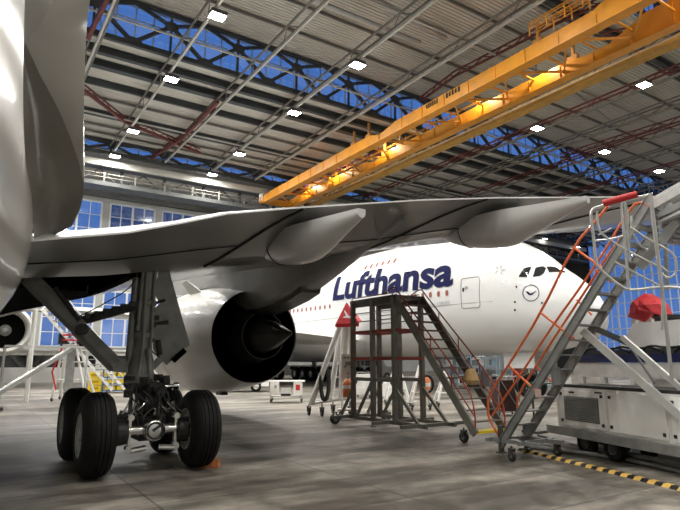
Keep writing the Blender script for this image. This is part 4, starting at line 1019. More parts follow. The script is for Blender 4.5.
for x0, x1 in ((561, 606), (609, 667), (671, 720)):
    e0 = gpx(x0, 410)[0]; e1 = gpx(x1, 420)[0]
    pn = MB().box(gp((e0+e1)/2, -.012, (zb_+zt_)/2), (e1-e0, .024, zt_-zb_-.1), M=GM).build('service_panel', white_p, G, bevel=.006)
    m = MB()
    for ee in (e0+.06, e1-.06):
        for zz in (zb_+.14, zt_-.14): m = MB().box(gp(ee, -.035, zz), (.05, .025, .06), M=GM).build('panel_latch', blackp, pn, smooth=False)
    if x0 == 561:
        l0 = gpx(565, 400)[0]; l1 = gpx(599, 405)[0]
        MB().box(gp((l0+l1)/2, -.026, .93), (l1-l0, .02, .50), M=GM).build('louvre_frame', steel_d, pn, smooth=False)
        m = MB()
        for k in range(13): m.box(gp((l0+l1)/2, -.045, .71+k*.037), (l1-l0-.02, .012, .026), M=GM@Matrix.Rotation(.5, 3, 'X'))
        m.build('louvre_slats', steel, pn, smooth=False)
        MB().box(gp(l0+.25, -.028, 1.26), (.16, .01, .03), M=GM).box(gp(l1+.02, -.028, 1.29), (.2, .01, .03), M=GM).build('name_plate', gapl, pn, smooth=False)
for e, n_ in ((.75, .12), (1.55, .12), (.75, .95), (1.55, .95), (4.8, .12), (4.8, .95)):
    c = gp(e, n_, .25); simple_wheel(G, c, .25, .18, gn, rim=steel_d)
MB().box(gp(3.0, .3, .3), (.8, .4, .14), M=GM).build('under_box', steel_d, G, smooth=False)
# taller white unit with the navy stripe behind it
U_ = thing('start_air_truck', gp(2, 1.5, 0), 'taller white truck body with navy stripe and black cables behind the low cabinet', 'ground support equipment')
def uq(e, n, z): return gp(e, 1.35+n, z)
def upx(x, y): p = onplane(x, y, uq(0, 0, 0), gn); v = p-gp(0, 0, 0); return v.dot(ge), p.z
print('unit2', upx(575, 362), upx(575, 393), upx(680, 366), upx(603, 352), upx(680, 323))
e0 = upx(573, 366)[0]; EL = 7.0
MB().box(uq((e0+EL)/2, .9, 1.72), (EL-e0, 1.8, .34), M=GM).build('truck_body', white_d, U_, bevel=.02)
MB().box(uq((e0+EL)/2+.05, .9, 1.98), (EL-e0+.04, 1.84, .17), M=GM).build('navy_stripe', navy, U_, smooth=False)
e2 = upx(650, 380)[0]
MB().box(uq((e2+EL)/2, .9, 1.22), (EL-e2, 1.7, .7), M=GM).build('lower_body', white_d, U_, bevel=.02)
MB().box(uq((e0+EL)/2, 1.0, .8), (EL-e0-.2, 1.4, .5), M=GM).build('chassis', blackp, U_, smooth=False)
for e in (e0+.6, e0+2.2, EL-1): simple_wheel(U_, uq(e, .2, .45), .45, .28, gn); simple_wheel(U_, uq(e, 1.6, .45), .45, .28, gn)
for e in (e0+.25, e0+1.0, e0+1.9): MB().box(uq(e, .05, 1.3), (.12, .12, .6), M=GM).build('body_strut', white_p, U_, smooth=False)
MB().box(uq((e0+EL)/2, 1.0, 2.12), (EL-e0-.1, 1.7, .10), M=GM).build('equipment_tray', steel_d, U_, smooth=False)
m = MB(); random.seed(5)
for k in range(4):
    e = e0+.3+k*.9; m.path([uq(e, .1, 2.1), uq(e+.3, .06, 2.26), uq(e+.8, .05, 2.18), uq(e+1.2, .1, 2.22), uq(e+1.5, .1, 2.1)], .025, 6, smooth=2)
m.build('black_cables', blackp, U_)
e3 = upx(604, 345)[0]
hd = MB().loft([[uq(e3-.1, .5, 2.2), uq(EL, .5, 2.2), uq(EL, 1.9, 2.2), uq(e3-.1, 1.9, 2.2)], [uq(e3+.35, .55, 2.78), uq(EL, .55, 2.78), uq(EL, 1.85, 2.78), uq(e3+.35, 1.85, 2.78)]]).build('white_hood', white_p, U_, bevel=.03)
ph = onplane(648, 322, uq(0, .9, 0), gn)
MB().beam((ph.x, ph.y, 2.7), (ph.x, ph.y, 3.1), .26, .26).beam(onplane(634, 324, uq(0, .9, 0), gn), onplane(639, 312, uq(0, .9, 0), gn), .12, .12).build('white_mast', white_p, U_, bevel=.02)
MB().tube(onplane(658, 320, uq(0, .7, 0), gn), onplane(700, 322, uq(0, .7, 0), gn), .10, n=14).tube(onplane(655, 317, uq(0, .75, 0), gn), onplane(700, 317, uq(0, .75, 0), gn), .06, n=12).build('black_cylinder', blackp, U_)
# red cover over the mast
pn_ = uq(0, .75, 0)
outl = [(627.5, 317), (630, 306), (638, 297.5), (644, 293.5), (651, 297), (660, 304), (666.5, 317.5), (656, 315), (650, 314), (644, 322), (638, 320)]
m = MB(); f_ = [onplane(x, y, pn_, gn) for x, y in outl]; c0_ = onplane(645, 306, pn_, gn)
k_ = [p+gn*.22 for p in f_]; fr_ = [mix(p, c0_, .45)-gn*(.14+.05*((i*7) % 3)) for i, p in enumerate(f_)]
A_ = [m.b.verts.new(p) for p in f_]; B_ = [m.b.verts.new(p) for p in k_]; C_ = [m.b.verts.new(p) for p in fr_]; cc = m.b.verts.new(c0_-gn*.22)
m.quadstrip(A_, B_, True); m.b.faces.new(B_); m.quadstrip(C_, A_, True)
for i in range(len(C_)): m.b.faces.new((cc, C_[i], C_[(i+1) % len(C_)]))
cv = m.build('mast_cover', redc, ang=20); tag(cv, 'crumpled red canvas cover tied over the white mast', 'cover')
# ---------------------------------------------------------------- floor cable protector and hoses
p, q = at(521, 450, z=0), at(690, 492, z=0); n_ = 30; root = thing('cable_protector', mix(p, q, .5), 'black and yellow cable protector strip lying on the floor from the orange stairs', 'cable cover')
d = (q-p)/n_; sd = V3((-d.y, d.x, 0)).normalized()
for k in range(n_):
    a_, b_ = p+d*k, p+d*(k+1)
    pr = [a_-sd*.10, a_-sd*.045+V3((0, 0, .045)), a_+sd*.045+V3((0, 0, .045)), a_+sd*.10]
    MB().prism(pr, b_-a_).build('yellow_segment' if k % 2 else 'black_segment', yelst if k % 2 else blackp, root, smooth=False)
def hose(pts, r, mt, name, lb, cat='hose', sm=2): tag(MB().path([at(x, y, z=r+.002) for x, y in pts], r, 10, smooth=sm).build(name, mt), lb, cat)
hose([(530, 441), (575, 447), (630, 455), (700, 470)], .07, white_d, 'air_hose', 'thick pale floor hose under the white cabinet, nearest the wheels')
hose([(525, 446), (560, 450), (600, 455), (640, 462), (700, 476)], .045, steel, 'grey_hose', 'thinner grey floor hose between the pale hose and the striped strip')
hose([(538, 435), (600, 452), (640, 461), (650, 463)], .03, blackp, 'black_cable', 'thin black cable lying beside the pale floor hoses', 'cable')
# ---------------------------------------------------------------- brown steps and platform in the middle
M_ = thing('maintenance_steps', (10.5, 13, 0), 'brown steel maintenance steps and platform with red rails before the airliner', 'stairs')
ax0, ax1 = 9.95, 10.95; by0, by1 = 12.3, 14.4; zp = 3.72
MB().box(((ax0+ax1)/2, (by0+by1)/2, zp), (ax1-ax0+.1, by1-by0+.1, .10)).build('platform_deck', rust, M_, smooth=False)
m = MB()
for x in (ax0, ax1): m.beam((x, by0-.05, zp-.1), (x, by1+.05, zp-.1), .06, .16)
m.build('deck_beam', rust, M_, smooth=False)
for x in (ax0, ax1):
    for y in (by0+.05, by0+1.05, by1-.05):
        MB().box((x, y, (zp+.28)/2), (.12, .12, zp-.28)).build('post', olive if y < by0+2 else rust, M_, smooth=False)
m = MB()
for z in (2.0, 2.78):
    for x in (ax0, ax1): m.beam((x, by0, z), (x, by1, z), .07, .09)
    for y in (by0, by1): m.beam((ax0, y, z), (ax1, y, z), .07, .09)
m.build('red_tie_bar', redrail, M_, smooth=False)
m = MB()
for x in (ax0, ax1): MB().beam((x, by0, 1.4), (x, by1, 1.4), .06, .1).build('grey_tie_bar', olive, M_, smooth=False); MB().beam((x, by0, 3.35), (x, by1, 3.35), .03, .03).build('grey_tie_bar', olive, M_, smooth=False); MB().beam((x, by0, 3.1), (x, by1, 3.1), .03, .03).build('grey_tie_bar', olive, M_, smooth=False)
for x in (ax0, ax1):
    for q_, r__ in (((x, by0+.2, 1.35), (x, by0-.9, .3)), ((x, by1-.2, 1.35), (x, by1+.6, .3)), ((x, by0+1.05, 1.4), (x, by0+1.9, .3))): MB().beam(q_, r__, .06, .08).build('diagonal_brace', olive, M_, smooth=False)
m = MB()
for x in (ax0, ax1): m.beam((x, by0-1.2, .28), (x, by1+.3, .28), .09, .10)
for y in (by0-.9, by0+.3, by1+.2): m.beam((ax0-.6, y, .28), (ax1+.6, y, .28), .09, .09)
m.build('base_frame', olive, M_, smooth=False)
q0 = V3((ax0, by0, zp)); q1 = V3((ax0, 9.45, .28)); sd_ = (q1-q0).normalized()
for x in (ax0, ax1):
    dx = V3((x-ax0, 0, 0)); MB().beam(q0+dx, q1+dx, .06, .2).build('stringer', olive if x == ax0 else rust, M_, smooth=False)
for k in range(1, 14):
    c = mix(q0, q1, k/14.0); MB().box((10.45, c.y, c.z), (.94, .24, .035)).build('tread', rust if k < 10 else olive, M_, smooth=False)
c = mix(q0, q1, .99); MB().box((10.45, c.y, c.z+.0), (.98, .26, .05)).build('yellow_bottom_step', yel2, M_, smooth=False)
up = V3((0, 0, .85))
for x in (ax0, ax1):
    dx = V3((x-ax0, 0, 0))
    MB().path([q0+dx+V3((0, .5, .12)), q0+dx+up*.35+V3((0, .0, 0)), q0+dx+up*.35+sd_*.2, q1+dx+up-sd_*.2, q1+dx+V3((0, -.02, .45)), q1+dx], .02, 8, smooth=1).build('handrail', redrail, M_)
    MB().path([q0+dx+sd_*.5+up*.2, q1+dx+up*.45], .016, 6).build('mid_rail', redrail, M_)
    for t in (.25, .5, .75): c = mix(q0, q1, t)+dx; MB().tube(c, c+up*(.35+.6*t), .016).build('rail_post', redrail, M_)
for x in (ax0, ax1):
    MB().path([(x, by0+.1, zp+.05), (x, by0+.1, zp+.12), (x, by1, zp+.12), (x, by1, zp)], .018, 6).build('toe_rail', redrail, M_)
cw = at(335, 419, z=.16)
for (x, y, r) in ((cw.x, cw.y, .17), (at(464, 437, z=.13).x, at(464, 437, z=.13).y, .13), (ax1+.2, 9.7, .13), (ax1+.5, by1+.3, .17)):
    caster(M_, (x, y, r), r, .09, (0, 1, 0) if r > .15 else (1, 0, 0), .35)
m = MB().beam((cw.x, cw.y, .34), (ax0-.5, by1+.2, .28), .06, .06); m.build('outrigger', olive, M_, smooth=False)
sc_ = at(373, 427, z=0); MB().tube((sc_.x, sc_.y, .0), (sc_.x, sc_.y, .5), .03).box((sc_.x, sc_.y, .02), (.14, .14, .03)).beam((sc_.x, sc_.y, .45), (ax0, by0+1.2, 1.3), .05, .05).build('screw_jack', olive, M_, smooth=False)
# ---------------------------------------------------------------- white tail stand with red cover
T_ = thing('tripod_jack', (10.8, 18.3, 0), 'white tubular tripod jack under a red cover, left of the brown steps', 'aircraft jack')
tp = at(346, 322, t=20.3); bl = at(311, 404, t=20.4); br_ = at(330, 400, t=21.2)
for a_, b_ in ((tp+V3((-.25, 0, -.1)), bl), (tp+V3((0, .3, -.1)), br_), (tp+V3((.2, 0, 0)), at(352, 398, t=20.6))):
    MB().tube(a_, b_, .09, .11, 14).build('leg', white_p, T_)
MB().tube(tp+V3((.05, .15, .3)), at(343, 398, t=20.9), .17, n=18).build('centre_column', white_d, T_)
m = MB()
for q in ((bl, br_), (br_, at(352, 398, t=20.6)), (bl, at(352, 398, t=20.6))): m.beam(q[0], q[1], .08, .08)
m.build('base_frame', white_p, T_, smooth=False)
for x, t in ((309, 20.4), (322, 20.0), (333, 21.2), (350, 20.6)):
    c = at(x, 404, t=t); caster(T_, (c.x, c.y, .14), .14, .08, W(1, .3).normalized(), .5)
m = MB(); c = at(324, 383, t=20.2)
pts = [c+W(.26*math.cos(2*PI*k/16)*.55, 0, .62*math.sin(2*PI*k/16)) for k in range(16)]
for k in range(4): m.path([p+W(.02*k, .04*k, 0) for p in pts], .045, 8, close=True)
tag(m.build('hose_coil', blackp), 'black hose coil hanging on the white tripod jack', 'hose')
cv = MB(); ap = at(346.5, 302, t=20.3); base = [at(335.5, 324, t=19.9), at(359, 323, t=19.8), at(362, 321, t=21), at(342, 320, t=21.2)]
A_ = cv.b.verts.new(ap); q = [cv.b.verts.new(p) for p in base]
for i in range(4): cv.b.faces.new((A_, q[i], q[(i+1) % 4]))
cv.b.faces.new(q); fc = tag(cv.build('warning_cover', redc, smooth=False), 'red pyramid cover with a white aircraft sign on top of the tripod jack', 'cover')
fr0, fr1, fr2 = ap, base[0], base[1]; nf = (fr1-fr0).cross(fr2-fr0).normalized(); nf = nf if nf.dot(V3((0, 0, H))-fr0) > 0 else -nf
def tri(px, py): return onplane(px, py, fr0+nf*.012, nf)
MB().ngon([tri(342.5, 317.5), (tri(352.5, 318.5)), tri(352, 317), tri(348.5, 315.5), tri(345, 310.5), tri(344, 311), tri(346, 315.5)]).build('white_sign', white_p, fc, smooth=False)
MB().prism([base[0], base[0]+V3((0, 0, -.12)), base[1]+V3((0, 0, -.12)), base[1]], (0, .02, 0)).build('cover_hem', redpad, fc, smooth=False)
# white service panel trolley and red extinguisher-like canister
c = at(348, 366, t=19.2); R_y = Matrix.Rotation(-YAW, 3, 'Z')
tr = thing('panel_trolley', at(348, 404, z=0), 'narrow white control panel trolley beside the tripod jack', 'trolley')
MB().box(c, (.44, .25, .80), M=R_y).build('control_panel', white_d, tr, bevel=.02)
m = MB()
for k, (x, z) in enumerate(((-.12, .28), (.0, .28), (.12, .28), (-.1, -.02), (.1, -.05), (0, -.25))): MB().box(c+R_y@V3((x, -.13, z)), (.08, .02, .06), M=R_y).build('gauge', mat('gauge_dull', (.25, .26, .24), .5), tr, smooth=False)
m.box(c+R_y@V3((.02, -.13, .08)), (.22, .02, .14), M=R_y)
m.build('display', mat('gauge_dull', (.25, .26, .24), .5), tr, smooth=False)
for s in (-.2, .2): MB().beam(c+R_y@V3((s, 0, -.4)), V3((c.x, c.y, .3))+R_y@V3((s, 0, 0)), .05, .05).beam(c+R_y@V3((s, 0, .4)), c+R_y@V3((s, 0, 1.3)), .04, .04).build('upright', white_p, tr, smooth=False)
MB().box((c.x, c.y, .32), (.7, .6, .05), M=R_y).build('base_tray', white_d, tr, smooth=False)
for s in (-.25, .25): caster(tr, V3((c.x, c.y, .1))+R_y@V3((s, 0, 0)), .1, .05, R_y@V3((1, 0, 0)), .3)
def canister(x, y0, y1, t, r, lb, mt=orange_v):
    p, q = at(x, y1, t=t), at(x, y0, t=t); h = q.z-p.z
    cn = MB().lathe(p, (0, 0, 1), [(0, 0), (0, r*.9), (.03, r), (h*.75, r), (h*.88, r*.7), (h*.95, r*.3), (h*.95, 0)], 20).build('gas_cylinder', mt); tag(cn, lb, 'gas cylinder')
    MB().tube(p+V3((0, 0, h*.9)), p+V3((0, 0, h*1.05)), r*.25).box(p+V3((0, 0, h*1.05)), (r*.8, r*.4, r*.3)).build('valve', steel, cn, smooth=False)
    MB().lathe(p, (0, 0, 1), [(h*.45, r*1.01), (h*.62, r*1.01)], 20).build('label_band', white_p, cn)
def shelf_below(x, y, t, w=.5): pass
canister(348, 378, 397, 18.6, .17, 'orange gas cylinder on the white trolley left of the brown steps')
canister(426, 374, 397, 22.5, .19, 'orange gas cylinder seen through the brown steps, right side')
# white tubular frames behind the steps
def aframe(px, top, bot, w, t, lb, mt=white_p):
    root = thing('tubular_stand', at(px, bot, t=t), lb, 'support stand')
    a0 = at(px-w, bot, t=t); a1 = at(px+w, bot, t=t); tt = at(px, top, t=t)
    off = W(0, .5)
    for q in (a0, a1, a0+off*2, a1+off*2): MB().tube(tt+off, q, .05, n=10).build('leg', mt, root)
    m = MB()
    for f in (.35, .7): m.tube(mix(tt+off, a0, f), mix(tt+off, a1, f), .03); m.tube(mix(tt+off, a0, f), mix(tt+off, a0+off*2, f), .03)
    m.build('cross_tube', mt, root)
    for q in (a0, a1): caster(root, (q.x, q.y, .12), .12, .07, W(1, 0).normalized(), .25)
    MB().beam(a0, a1, .08, .06).beam(a0+off*2, a1+off*2, .08, .06).build('base_bar', mt, root, smooth=False)
    return root
aframe(421, 366, 404, 9, 22.5, 'white tubular support stand seen through the brown steps')
aframe(398, 358, 402, 12, 24.5, 'white tubular support stand behind the steps, nearer the engine')
aframe(447, 372, 402, 9, 23.5, 'small white tubular stand right behind the brown stair foot')
# ---------------------------------------------------------------- small white bench trolley
bc = at(286, 403, z=0); BT = thing('bench_trolley', bc, 'low white wheeled bench trolley with a red notice beyond the engine', 'trolley')
Rw = Matrix.Rotation(-YAW+.05, 3, 'Z')
def bq(x, y, z): return bc+Rw@V3((x, y, z))
MB().box(bq(0, .5, 1.0), (1.75, 1.1, .05), M=Rw).build('bench_top', white_p, BT, bevel=.01)
for s in (-1, 1):
    MB().box(bq(s*.55, .05, .68), (.42, .3, .58), M=Rw).build('drawer_box', white_d, BT, bevel=.01)
    for y in (.05, .95): MB().box(bq(s*.72, y, .6), (.05, .05, .85), M=Rw).build('leg', alu, BT, smooth=False); cpt = bq(s*.72, y, .07); caster(BT, cpt, .07, .04, Rw@V3((1, 0, 0)), .2)
MB().box(bq(0, .5, .3), (1.5, .95, .04), M=Rw).build('lower_shelf', alu, BT, smooth=False)
MB().box(bq(.55, -.11, .72), (.2, .012, .26), M=Rw).build('red_notice', redpad, BT, smooth=False)
MB().box(bq(-.5, -.11, .76), (.1, .012, .14), M=Rw).build('grey_notice', seam, BT, smooth=False)
MB().box(bq(-.02, .4, .5), (.42, .4, .36), M=Rw).build('white_bin', white_p, BT, bevel=.04)
MB().box(bq(-.02, .15, .36), (.46, .2, .12), M=Rw).build('black_tray', blackp, BT, smooth=False)
# ---------------------------------------------------------------- vehicles far away
def vehicle(px, t, L, wd, h, yaw, mt, lb, name='service_vehicle', cab=True, z0=.35):
    c = at(px, 300, t=t); c.z = 0; R = Matrix.Rotation(yaw, 3, 'Z'); g = lambda x, y, z: c+R@V3((x, y, z))
    root = thing(name, c, lb, 'vehicle')
    hl = L/2; secs = []
    prof_ = [(-hl, z0, z0+h*.35), (-hl*.96, z0, z0+h*.5), (-hl*.55, z0, z0+h*.55), (-hl*.42, z0, z0+h*.95), (hl*.0, z0, z0+h), (hl*.9, z0, z0+h*.97), (hl, z0, z0+h*.8)] if cab else [(-hl, z0, z0+h), (hl, z0, z0+h)]
    MB().loft([[g(x, -wd/2, a), g(x, wd/2, a), g(x, wd/2*.92, b), g(x, -wd/2*.92, b)] for x, a, b in prof_]).build('body', mt, root, bevel=.03)
    for s in (-1, 1):
        n = max(1, int(L/1.6))
        for k in range(n):
            x = -hl*.3+(hl*1.15)*k/n
            MB().box(g(x+.3, s*wd/2*.965, z0+h*.72), (L*.5/n, .03, h*.28), M=R).build('side_window', glassd, root, smooth=False)
    for x in (-hl*.62, hl*.62):
        for s in (-1, 1): simple_wheel(root, g(x, s*(wd/2-.1), .36), .36, .22, R@V3((0, 1, 0)))
    return root
vehicle(238, 38, 4.4, 1.8, 1.25, PI-YAW+.15, white_p, 'low white car parked beyond the engine nacelle', 'car')
# long white bus and cargo loader behind the main wheels
vehicle(322, 66, 9, 2.4, 1.15, PI-YAW, white_p, 'long low white cargo loader parked behind the airliner main wheels', 'cargo_loader', cab=False, z0=.4)
vehicle(372, 66, 5, 2.2, 2.0, PI-YAW, white_p, 'white van far behind the brown steps', 'van')
# ---------------------------------------------------------------- clutter under the airliner nose
def rack(px0, px1, ytop, t, n, mt, lb, boxes=(), name='storage_rack'):
    a_, b_ = at(px0, 380, t=t), at(px1, 380, t=t); a_.z = b_.z = 0; zt = at(px0, ytop, t=t).z; root = thing(name, mix(a_, b_, .5), lb, 'shelving')
    back = W(0, .9); d = b_-a_
    for k in range(n+1):
        for o_ in (V3(), back): p = a_+d*k/n+o_; MB().beam(p, p+V3((0, 0, zt)), .09, .09).build('upright', mt, root, smooth=False)
    for k in range(4):
        z = .25+(zt-.35)*k/3; M = Matrix((d.normalized(), back.normalized(), V3((0, 0, 1)))).transposed(); MB().box(mix(a_, b_, .5)+back/2+V3((0, 0, z)), (d.length, .95, .06), M=M).build('shelf', mt, root, smooth=False)
    random.seed(int(px0)); ds = d.normalized(); M = Matrix((ds, back.normalized(), V3((0, 0, 1)))).transposed(); i = 0
    for k in range(3):
        z = .28+(zt-.35)*k/3; x = .3
        while x < d.length-.5:
            w = random.uniform(.35, .7); h = min(random.uniform(.3, .55), (zt-.35)/3-.1)
            if random.random() < .8 and boxes:
                bx = MB().box(a_+ds*(x+w/2)+back/2+V3((0, 0, z+h/2)), (w*.9, .6, h), M=M).build('storage_box', boxes[i % len(boxes)], bevel=.02)
                tag(bx, {'white_paint': 'white', 'grey_box': 'grey', 'black_plastic': 'black', 'pale_blue_paint': 'pale blue', 'red_box': 'red'}[boxes[i % len(boxes)].name]+' storage box on the %s' % lb.split(',')[0], 'box', 'storage boxes on the %s' % lb.split(',')[0])
            x += w; i += 1
    return root
pale_blue = mat('pale_blue_paint', (.34, .46, .55), .5); grey_box = mat('grey_box', (.22, .23, .24), .6); red_box = mat('red_box', (.5, .05, .04), .5)
rack(443, 500, 356, 44, 4, pale_blue, 'pale blue storage rack under the airliner nose', (grey_box, white_p, blackp, pale_blue, grey_box))
rack(512, 552, 357, 40, 3, pale_blue, 'second pale blue rack near the nose wheels', (white_p, grey_box, red_box))
def cart(px, py, w, h, dpt, mt, lb, name='tool_cart', cat='cart', top=None):
    c = at(px, py, z=0); R = Matrix.Rotation(-YAW, 3, 'Z'); root = thing(name, c, lb, cat)
    MB().box(c+R@V3((0, dpt/2, .15+h/2)), (w, dpt, h), M=R).build('cabinet', mt, root, bevel=.02)
    n = max(2, int(h/.25))
    for k in range(n): MB().box(c+R@V3((0, -.012, .15+h*(k+.5)/n)), (w*.9, .024, h/n*.85), M=R).build('drawer', mt, root, bevel=.004)
    for sx in (-1, 1):
        for sy in (.08, dpt-.08): caster(root, c+R@V3((sx*(w/2-.08), sy, .07)), .07, .04, R@V3((1, 0, 0)), .16)
    if top: MB().tube(c+R@V3((-w/2, 0, h+.25)), c+R@V3((w/2, 0, h+.25)), .02).build('push_handle', steel, root)
    return root
cart(474, 391, .75, .95, .5, blackp, 'black drawer cart under the airliner nose, left of the two', top=1)
cart(488, 389, .7, 1.15, .5, grey_box, 'grey drawer cart under the airliner nose, right of the two', top=1)
cart(519, 384, .9, .9, .6, red_box, 'red tool cart beside the nose wheels', top=1)
cart(566, 392, .8, .8, .6, white_p, 'small white cabinet cart behind the orange stairs')
# maroon tarpaulin trolley
c = at(510, 416, z=0); R = Matrix.Rotation(-YAW+.2, 3, 'Z'); g = lambda x, y, z: c+R@V3((x, y, z))
tt = thing('tarpaulin_trolley', c, 'dark maroon tarpaulin trolley in a thin grey frame behind the orange rails', 'trolley')
MB().loft([[g(-.30, 0, .16), g(.38, 0, .16), g(.38, .6, .16), g(-.30, .6, .16)], [g(-.42, 0, .7), g(.30, .02, .7), g(.30, .6, .7), g(-.42, .6, .7)], [g(-.40, 0, 1.25), g(.18, 0, 1.25), g(.18, .6, 1.25), g(-.40, .6, 1.25)]]).build('tarpaulin', maroon, tt, bevel=.03)
m = MB()
for s in (-.45, .42):
    for y in (-.04, .64): m.tube(g(s, y, .12), g(s*.8, y, 1.4), .02)
for z in (.14, 1.38): m.tube(g(-.4, -.04, z), g(.38, -.04, z), .02); m.tube(g(-.4, .64, z), g(.38, .64, z), .02)
m.tube(g(-.4, -.05, 1.38), g(.4, -.05, .14), .015); m.build('trolley_frame', steel, tt)
for s in (-.42, .42):
    for y in (0, .6): caster(tt, g(s, y, .07), .07, .04, R@V3((1, 0, 0)), .16)
# rolled black hose / cushion on a stand
c = at(532, 386, t=15.6); m = MB(); dirp = W(.35, 1).normalized(); side = V3((-dirp.y, dirp.x, 0)); ln = thing('hose_reel', at(532, 418, t=15.6).xy.to_3d(), 'black round hose reel on a thin stand behind the orange rails', 'hose reel')
for k in range(4): m.path([c+side*(.34-.04*k)*math.cos(2*PI*i/24)+V3((0, 0, (.30-.04*k)*math.sin(2*PI*i/24)))+dirp*(.05*k-.1) for i in range(24)], .06, 8, close=True)
m.build('rolled_hose', blackp, ln)
MB().tube(V3((c.x, c.y, .0)), V3((c.x, c.y, c.z)), .03).box((c.x, c.y, .03), (.5, .5, .06)).build('stand', steel_d, ln)
MB().lathe(c-dirp*.14, dirp, [(0, 0), (0, .12), (.02, .12), (.02, 0)], 16).build('green_hub', mat('green_hub', (.05, .30, .16), .5), ln)
# tan canvas bag hanging on the stairs and white covers
c = at(471, 376, t=13.6); bg_ = MB().lathe(c+V3((0, 0, -.22)), (0, 0, 1), [(0, 0), (.02, .13), (.12, .19), (.28, .16), (.38, .09), (.42, .0)], 14); tag(bg_.build('canvas_bag', tan_m), 'tan canvas bag hanging by the foot of the brown steps', 'bag')
c = at(427, 384, t=20.5); m = MB()
for k in range(3): m.path([c+W(.22*math.cos(2*PI*i/18), .05*k, .30*math.sin(2*PI*i/18)) for i in range(18)], .05, 8, close=True)
tag(m.build('hose_coil', blackp), 'black hose coil hanging behind the brown steps, right of their posts', 'hose')
cart(386, 399, .9, .7, .6, white_p, 'white drawer cart behind the brown steps, between their posts')
cart(410, 395, .8, .9, .6, steel, 'grey metal cart far behind the brown steps')
cart(364, 398, .8, 1.1, .6, white_d, 'tall worn white cart behind the left posts of the brown steps', top=1)
# ---------------------------------------------------------------- left background
AY = 60.0
AB = thing('low_annex', (-12, AY, 0), 'low white annex building with a ribbon of windows at the left, beyond the gear', 'building')
za = 2.95
m = MB().box((-8, AY+2, .7), (64, 4, 1.4)).box((-8, AY+2, (2.55+za)/2), (64, 4, za-2.5)); m.build('wall', wall_w, AB, smooth=False)
MB().box((-8, AY+2, za+.06), (64.4, 4.4, .14)).build('roof', frame_w, AB, smooth=False)
x = -40
while x < 23.5:
    MB().box((x, AY+.1, 1.97), (.35 if int(x) % 6 else .8, .25, 1.2)).build('pier', wall_w, AB, smooth=False); MB().box((x+1.5, AY+.3, 1.97), (2.7, .05, 1.14)).build('window_pane', glassd, AB, smooth=False); x += 3
# white aircraft steps on the left
def lq(x, y, t): return at(x, y, t=t)
WS = thing('white_steps', lq(62, 396, 28.5).xy.to_3d(), 'white mobile aircraft steps far left, behind the side stay', 'stairs')
s0, s1 = lq(42, 309, 27), lq(112, 390, 29.5); wv2 = W(.3, .9)
for o_ in (V3(), wv2): MB().beam(s0+o_, s1+o_, .06, .16).build('stringer', white_p, WS, smooth=False)
for k in range(1, 15):
    c = mix(s0, s1, k/15); MB().box(c+wv2/2, (.95, .26, .04), M=Matrix((wv2.normalized(), W(1, 0), V3((0, 0, 1)))).transposed()).build('tread', steel, WS, smooth=False)
for o_ in (V3(), wv2):
    MB().path([s0+o_+V3((0, 0, .2)), s0+o_+V3((0, 0, 1.1)), s1+o_+V3((0, 0, 1.05)), s1+o_], .03, 8).build('handrail', white_p, WS)
    MB().path([s0+o_+V3((0, 0, .6)), s1+o_+V3((0, 0, .55))], .025, 6).build('mid_rail', white_p, WS)
    for t in (.2, .4, .6, .8): c = mix(s0, s1, t)+o_; MB().tube(c, c+V3((0, 0, 1.05)), .025).build('rail_post', white_p, WS)
MB().box((s0.x-.9, s0.y+.9, s0.z), (2.4, 1.2, .08)).build('top_platform', white_p, WS, smooth=False)
for x, y in ((-.2, .1), (-.2, 1.2), (-1.8, .1), (-1.8, 1.2)): MB().tube((s0.x+x, s0.y+y+.2, 0), (s0.x+x, s0.y+y+.2, s0.z), .06).build('post', white_p, WS)
# red-topped tripod tower and grey towing arm
TW = thing('jack_tower', lq(70, 396, 28).xy.to_3d(), 'tall grey and white jacking tower with red top ring at the left', 'aircraft jack')
pc = lq(72, 346, 28); gz = lq(72, 394, 28)
MB().beam(pc, V3((pc.x, pc.y, .1)), .35, .35).build('column', steel, TW, bevel=.02)
for x, t in ((52, 27.5), (60, 29), (86, 27.6), (95, 28.6)):
    q = lq(x, 396, t); q.z = .15; MB().tube(lq(70+(x-70)*.25, 336, 28), q, .06, .07, 10).build('leg', white_p, TW); caster(TW, (q.x, q.y, .1), .1, .06, W(1, 0).normalized(), .2)
for y in (345, 362, 380):
    f = (y-336)/60; m = MB(); a_, b_ = lq(70-18*(.25+.75*f), y, 27.8), lq(70+24*(.25+.75*f), y, 27.8); m.tube(a_, b_, .04); m.build('cross_tube', white_p, TW)
m = MB()
for k in range(2): m.path([lq(63, 335+k*5, 27.6), lq(87, 335+k*5, 27.6)], .04, 6)
m.build('red_top_ring', redpad, TW)
m = MB().beam(lq(61, 345, 28), lq(88, 345, 28), .14, .14).box(lq(64, 339, 28), (.5, .4, .5)).box(lq(83, 339, 28), (.5, .4, .5)); m.build('black_saddle', blackp, TW, smooth=False)
MB().tube(lq(56, 390, 27.2), lq(52, 372, 27.4), .04).tube(lq(52, 372, 27.4), lq(62, 348, 27.6), .04).build('red_brace', redpad, TW)
arm = thing('tow_arm', lq(20, 372, 24).xy.to_3d(), 'long grey diagonal arm with a level bar at the far left', 'boom')
MB().beam(lq(-8, 397, 22), lq(74, 347, 27.6), .18, .18).build('diagonal_arm', steel, arm, bevel=.02)
MB().beam(lq(5, 346, 26.5), lq(92, 347.5, 27.6), .1, .1).build('level_bar', alu, arm, bevel=.01)
q = lq(-8, 397, 22); MB().box((q.x, q.y, .1), (.8, .8, .12)).beam((q.x, q.y, .1), q, .2, .2).build('foot', steel_d, arm, smooth=False)
q = lq(5, 346, 26.5); MB().tube((q.x, q.y, 0), q, .06).build('far_post', steel, arm)
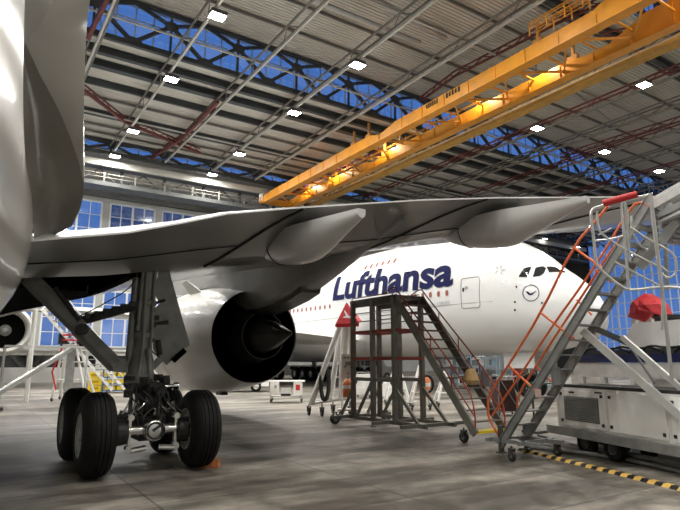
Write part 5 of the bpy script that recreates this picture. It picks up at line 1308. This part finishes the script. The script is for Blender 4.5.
q = lq(88, 347.5, 27.5); MB().tube((q.x, q.y, 0), q, .05).build('near_post', alu, arm)
# yellow crates and blue racks
yc = lq(96, 392, 36); yc.z = 0
for k in range(3):
    o = MB().box((yc.x, yc.y, .22+.42*k), (.85, .6, .38), rz=-YAW).build('yellow_crate', yel2, bevel=.03)
    tag(o, ['yellow crate at the bottom of the stack beside the blue rack', 'yellow crate in the middle of the stack beside the blue rack', 'topmost yellow crate of the stack beside the blue rack'][k], 'crate', 'stacked yellow crates')
    MB().box(V3((yc.x, yc.y, .22+.42*k))+Matrix.Rotation(-YAW, 3, 'Z')@V3((0, -.31, .03)), (.5, .03, .14), rz=-YAW).build('grip_slot', mat('crate_shadow', (.45, .3, .01), .6), o, smooth=False)
BR = thing('blue_rack', lq(110, 392, 35.5).xy.to_3d(), 'blue metal rack holding yellow bins near the landing gear leg', 'shelving')
a_ = lq(102, 392, 35.5); b_ = lq(128, 392, 35.5); a_.z = b_.z = 0
for p in (a_, b_, a_+W(0, .7), b_+W(0, .7)): MB().beam(p, p+V3((0, 0, 1.45)), .07, .07).build('upright', blue_p, BR, smooth=False)
for k in range(4): MB().box(mix(a_, b_, .5)+W(0, .35)+V3((0, 0, .1+.42*k)), ((b_-a_).length, .75, .06), rz=-YAW).build('shelf', blue_p, BR, smooth=False)
yb_ = None
for k in range(3):
    for j in range(2):
        p = mix(a_, b_, .28+.45*j)+W(0, .3)+V3((0, 0, .28+.42*k))
        o = MB().box(p, (.6, .5, .24), rz=-YAW).build('yellow_bin', yel2, bevel=.02)
        tag(o, 'yellow bin on the %s shelf of the blue rack, %s' % (('lowest', 'middle', 'upper')[k], ('left', 'right')[j]), 'bin', 'yellow bins on the blue rack')
# ================================================================ CAMERA, SKY, VIEW
cam = bpy.data.cameras.new('camera'); co = bpy.data.objects.new('camera', cam); COL.objects.link(co)
cam.sensor_width = 36; cam.lens = F/680*36; cam.clip_end = 500; cam.clip_start = .05
co.location = (0, 0, H); co.rotation_euler = (PI/2+PIT, 0, -YAW); sc.camera = co
w = bpy.data.worlds.new('dusk'); sc.world = w; w.use_nodes = True; nt = w.node_tree
bg = nt.nodes['Background']; bg.inputs['Strength'].default_value = 1.35
tc = nt.nodes.new('ShaderNodeTexCoord'); n = nt.nodes.new('ShaderNodeTexNoise'); n.inputs['Scale'].default_value = 9
nt.links.new(tc.outputs['Generated'], n.inputs['Vector'])
r = nt.nodes.new('ShaderNodeValToRGB'); r.color_ramp.elements[0].color = (.055, .135, .36, 1); r.color_ramp.elements[1].color = (.10, .21, .50, 1)
nt.links.new(n.outputs['Fac'], r.inputs['Fac']); nt.links.new(r.outputs['Color'], bg.inputs['Color'])
vs = sc.view_settings; sc.display_settings.display_device = 'sRGB'; vs.view_transform = 'Standard'; vs.look = 'None'; vs.gamma = 1; vs.use_curve_mapping = False; vs.exposure = 0.0
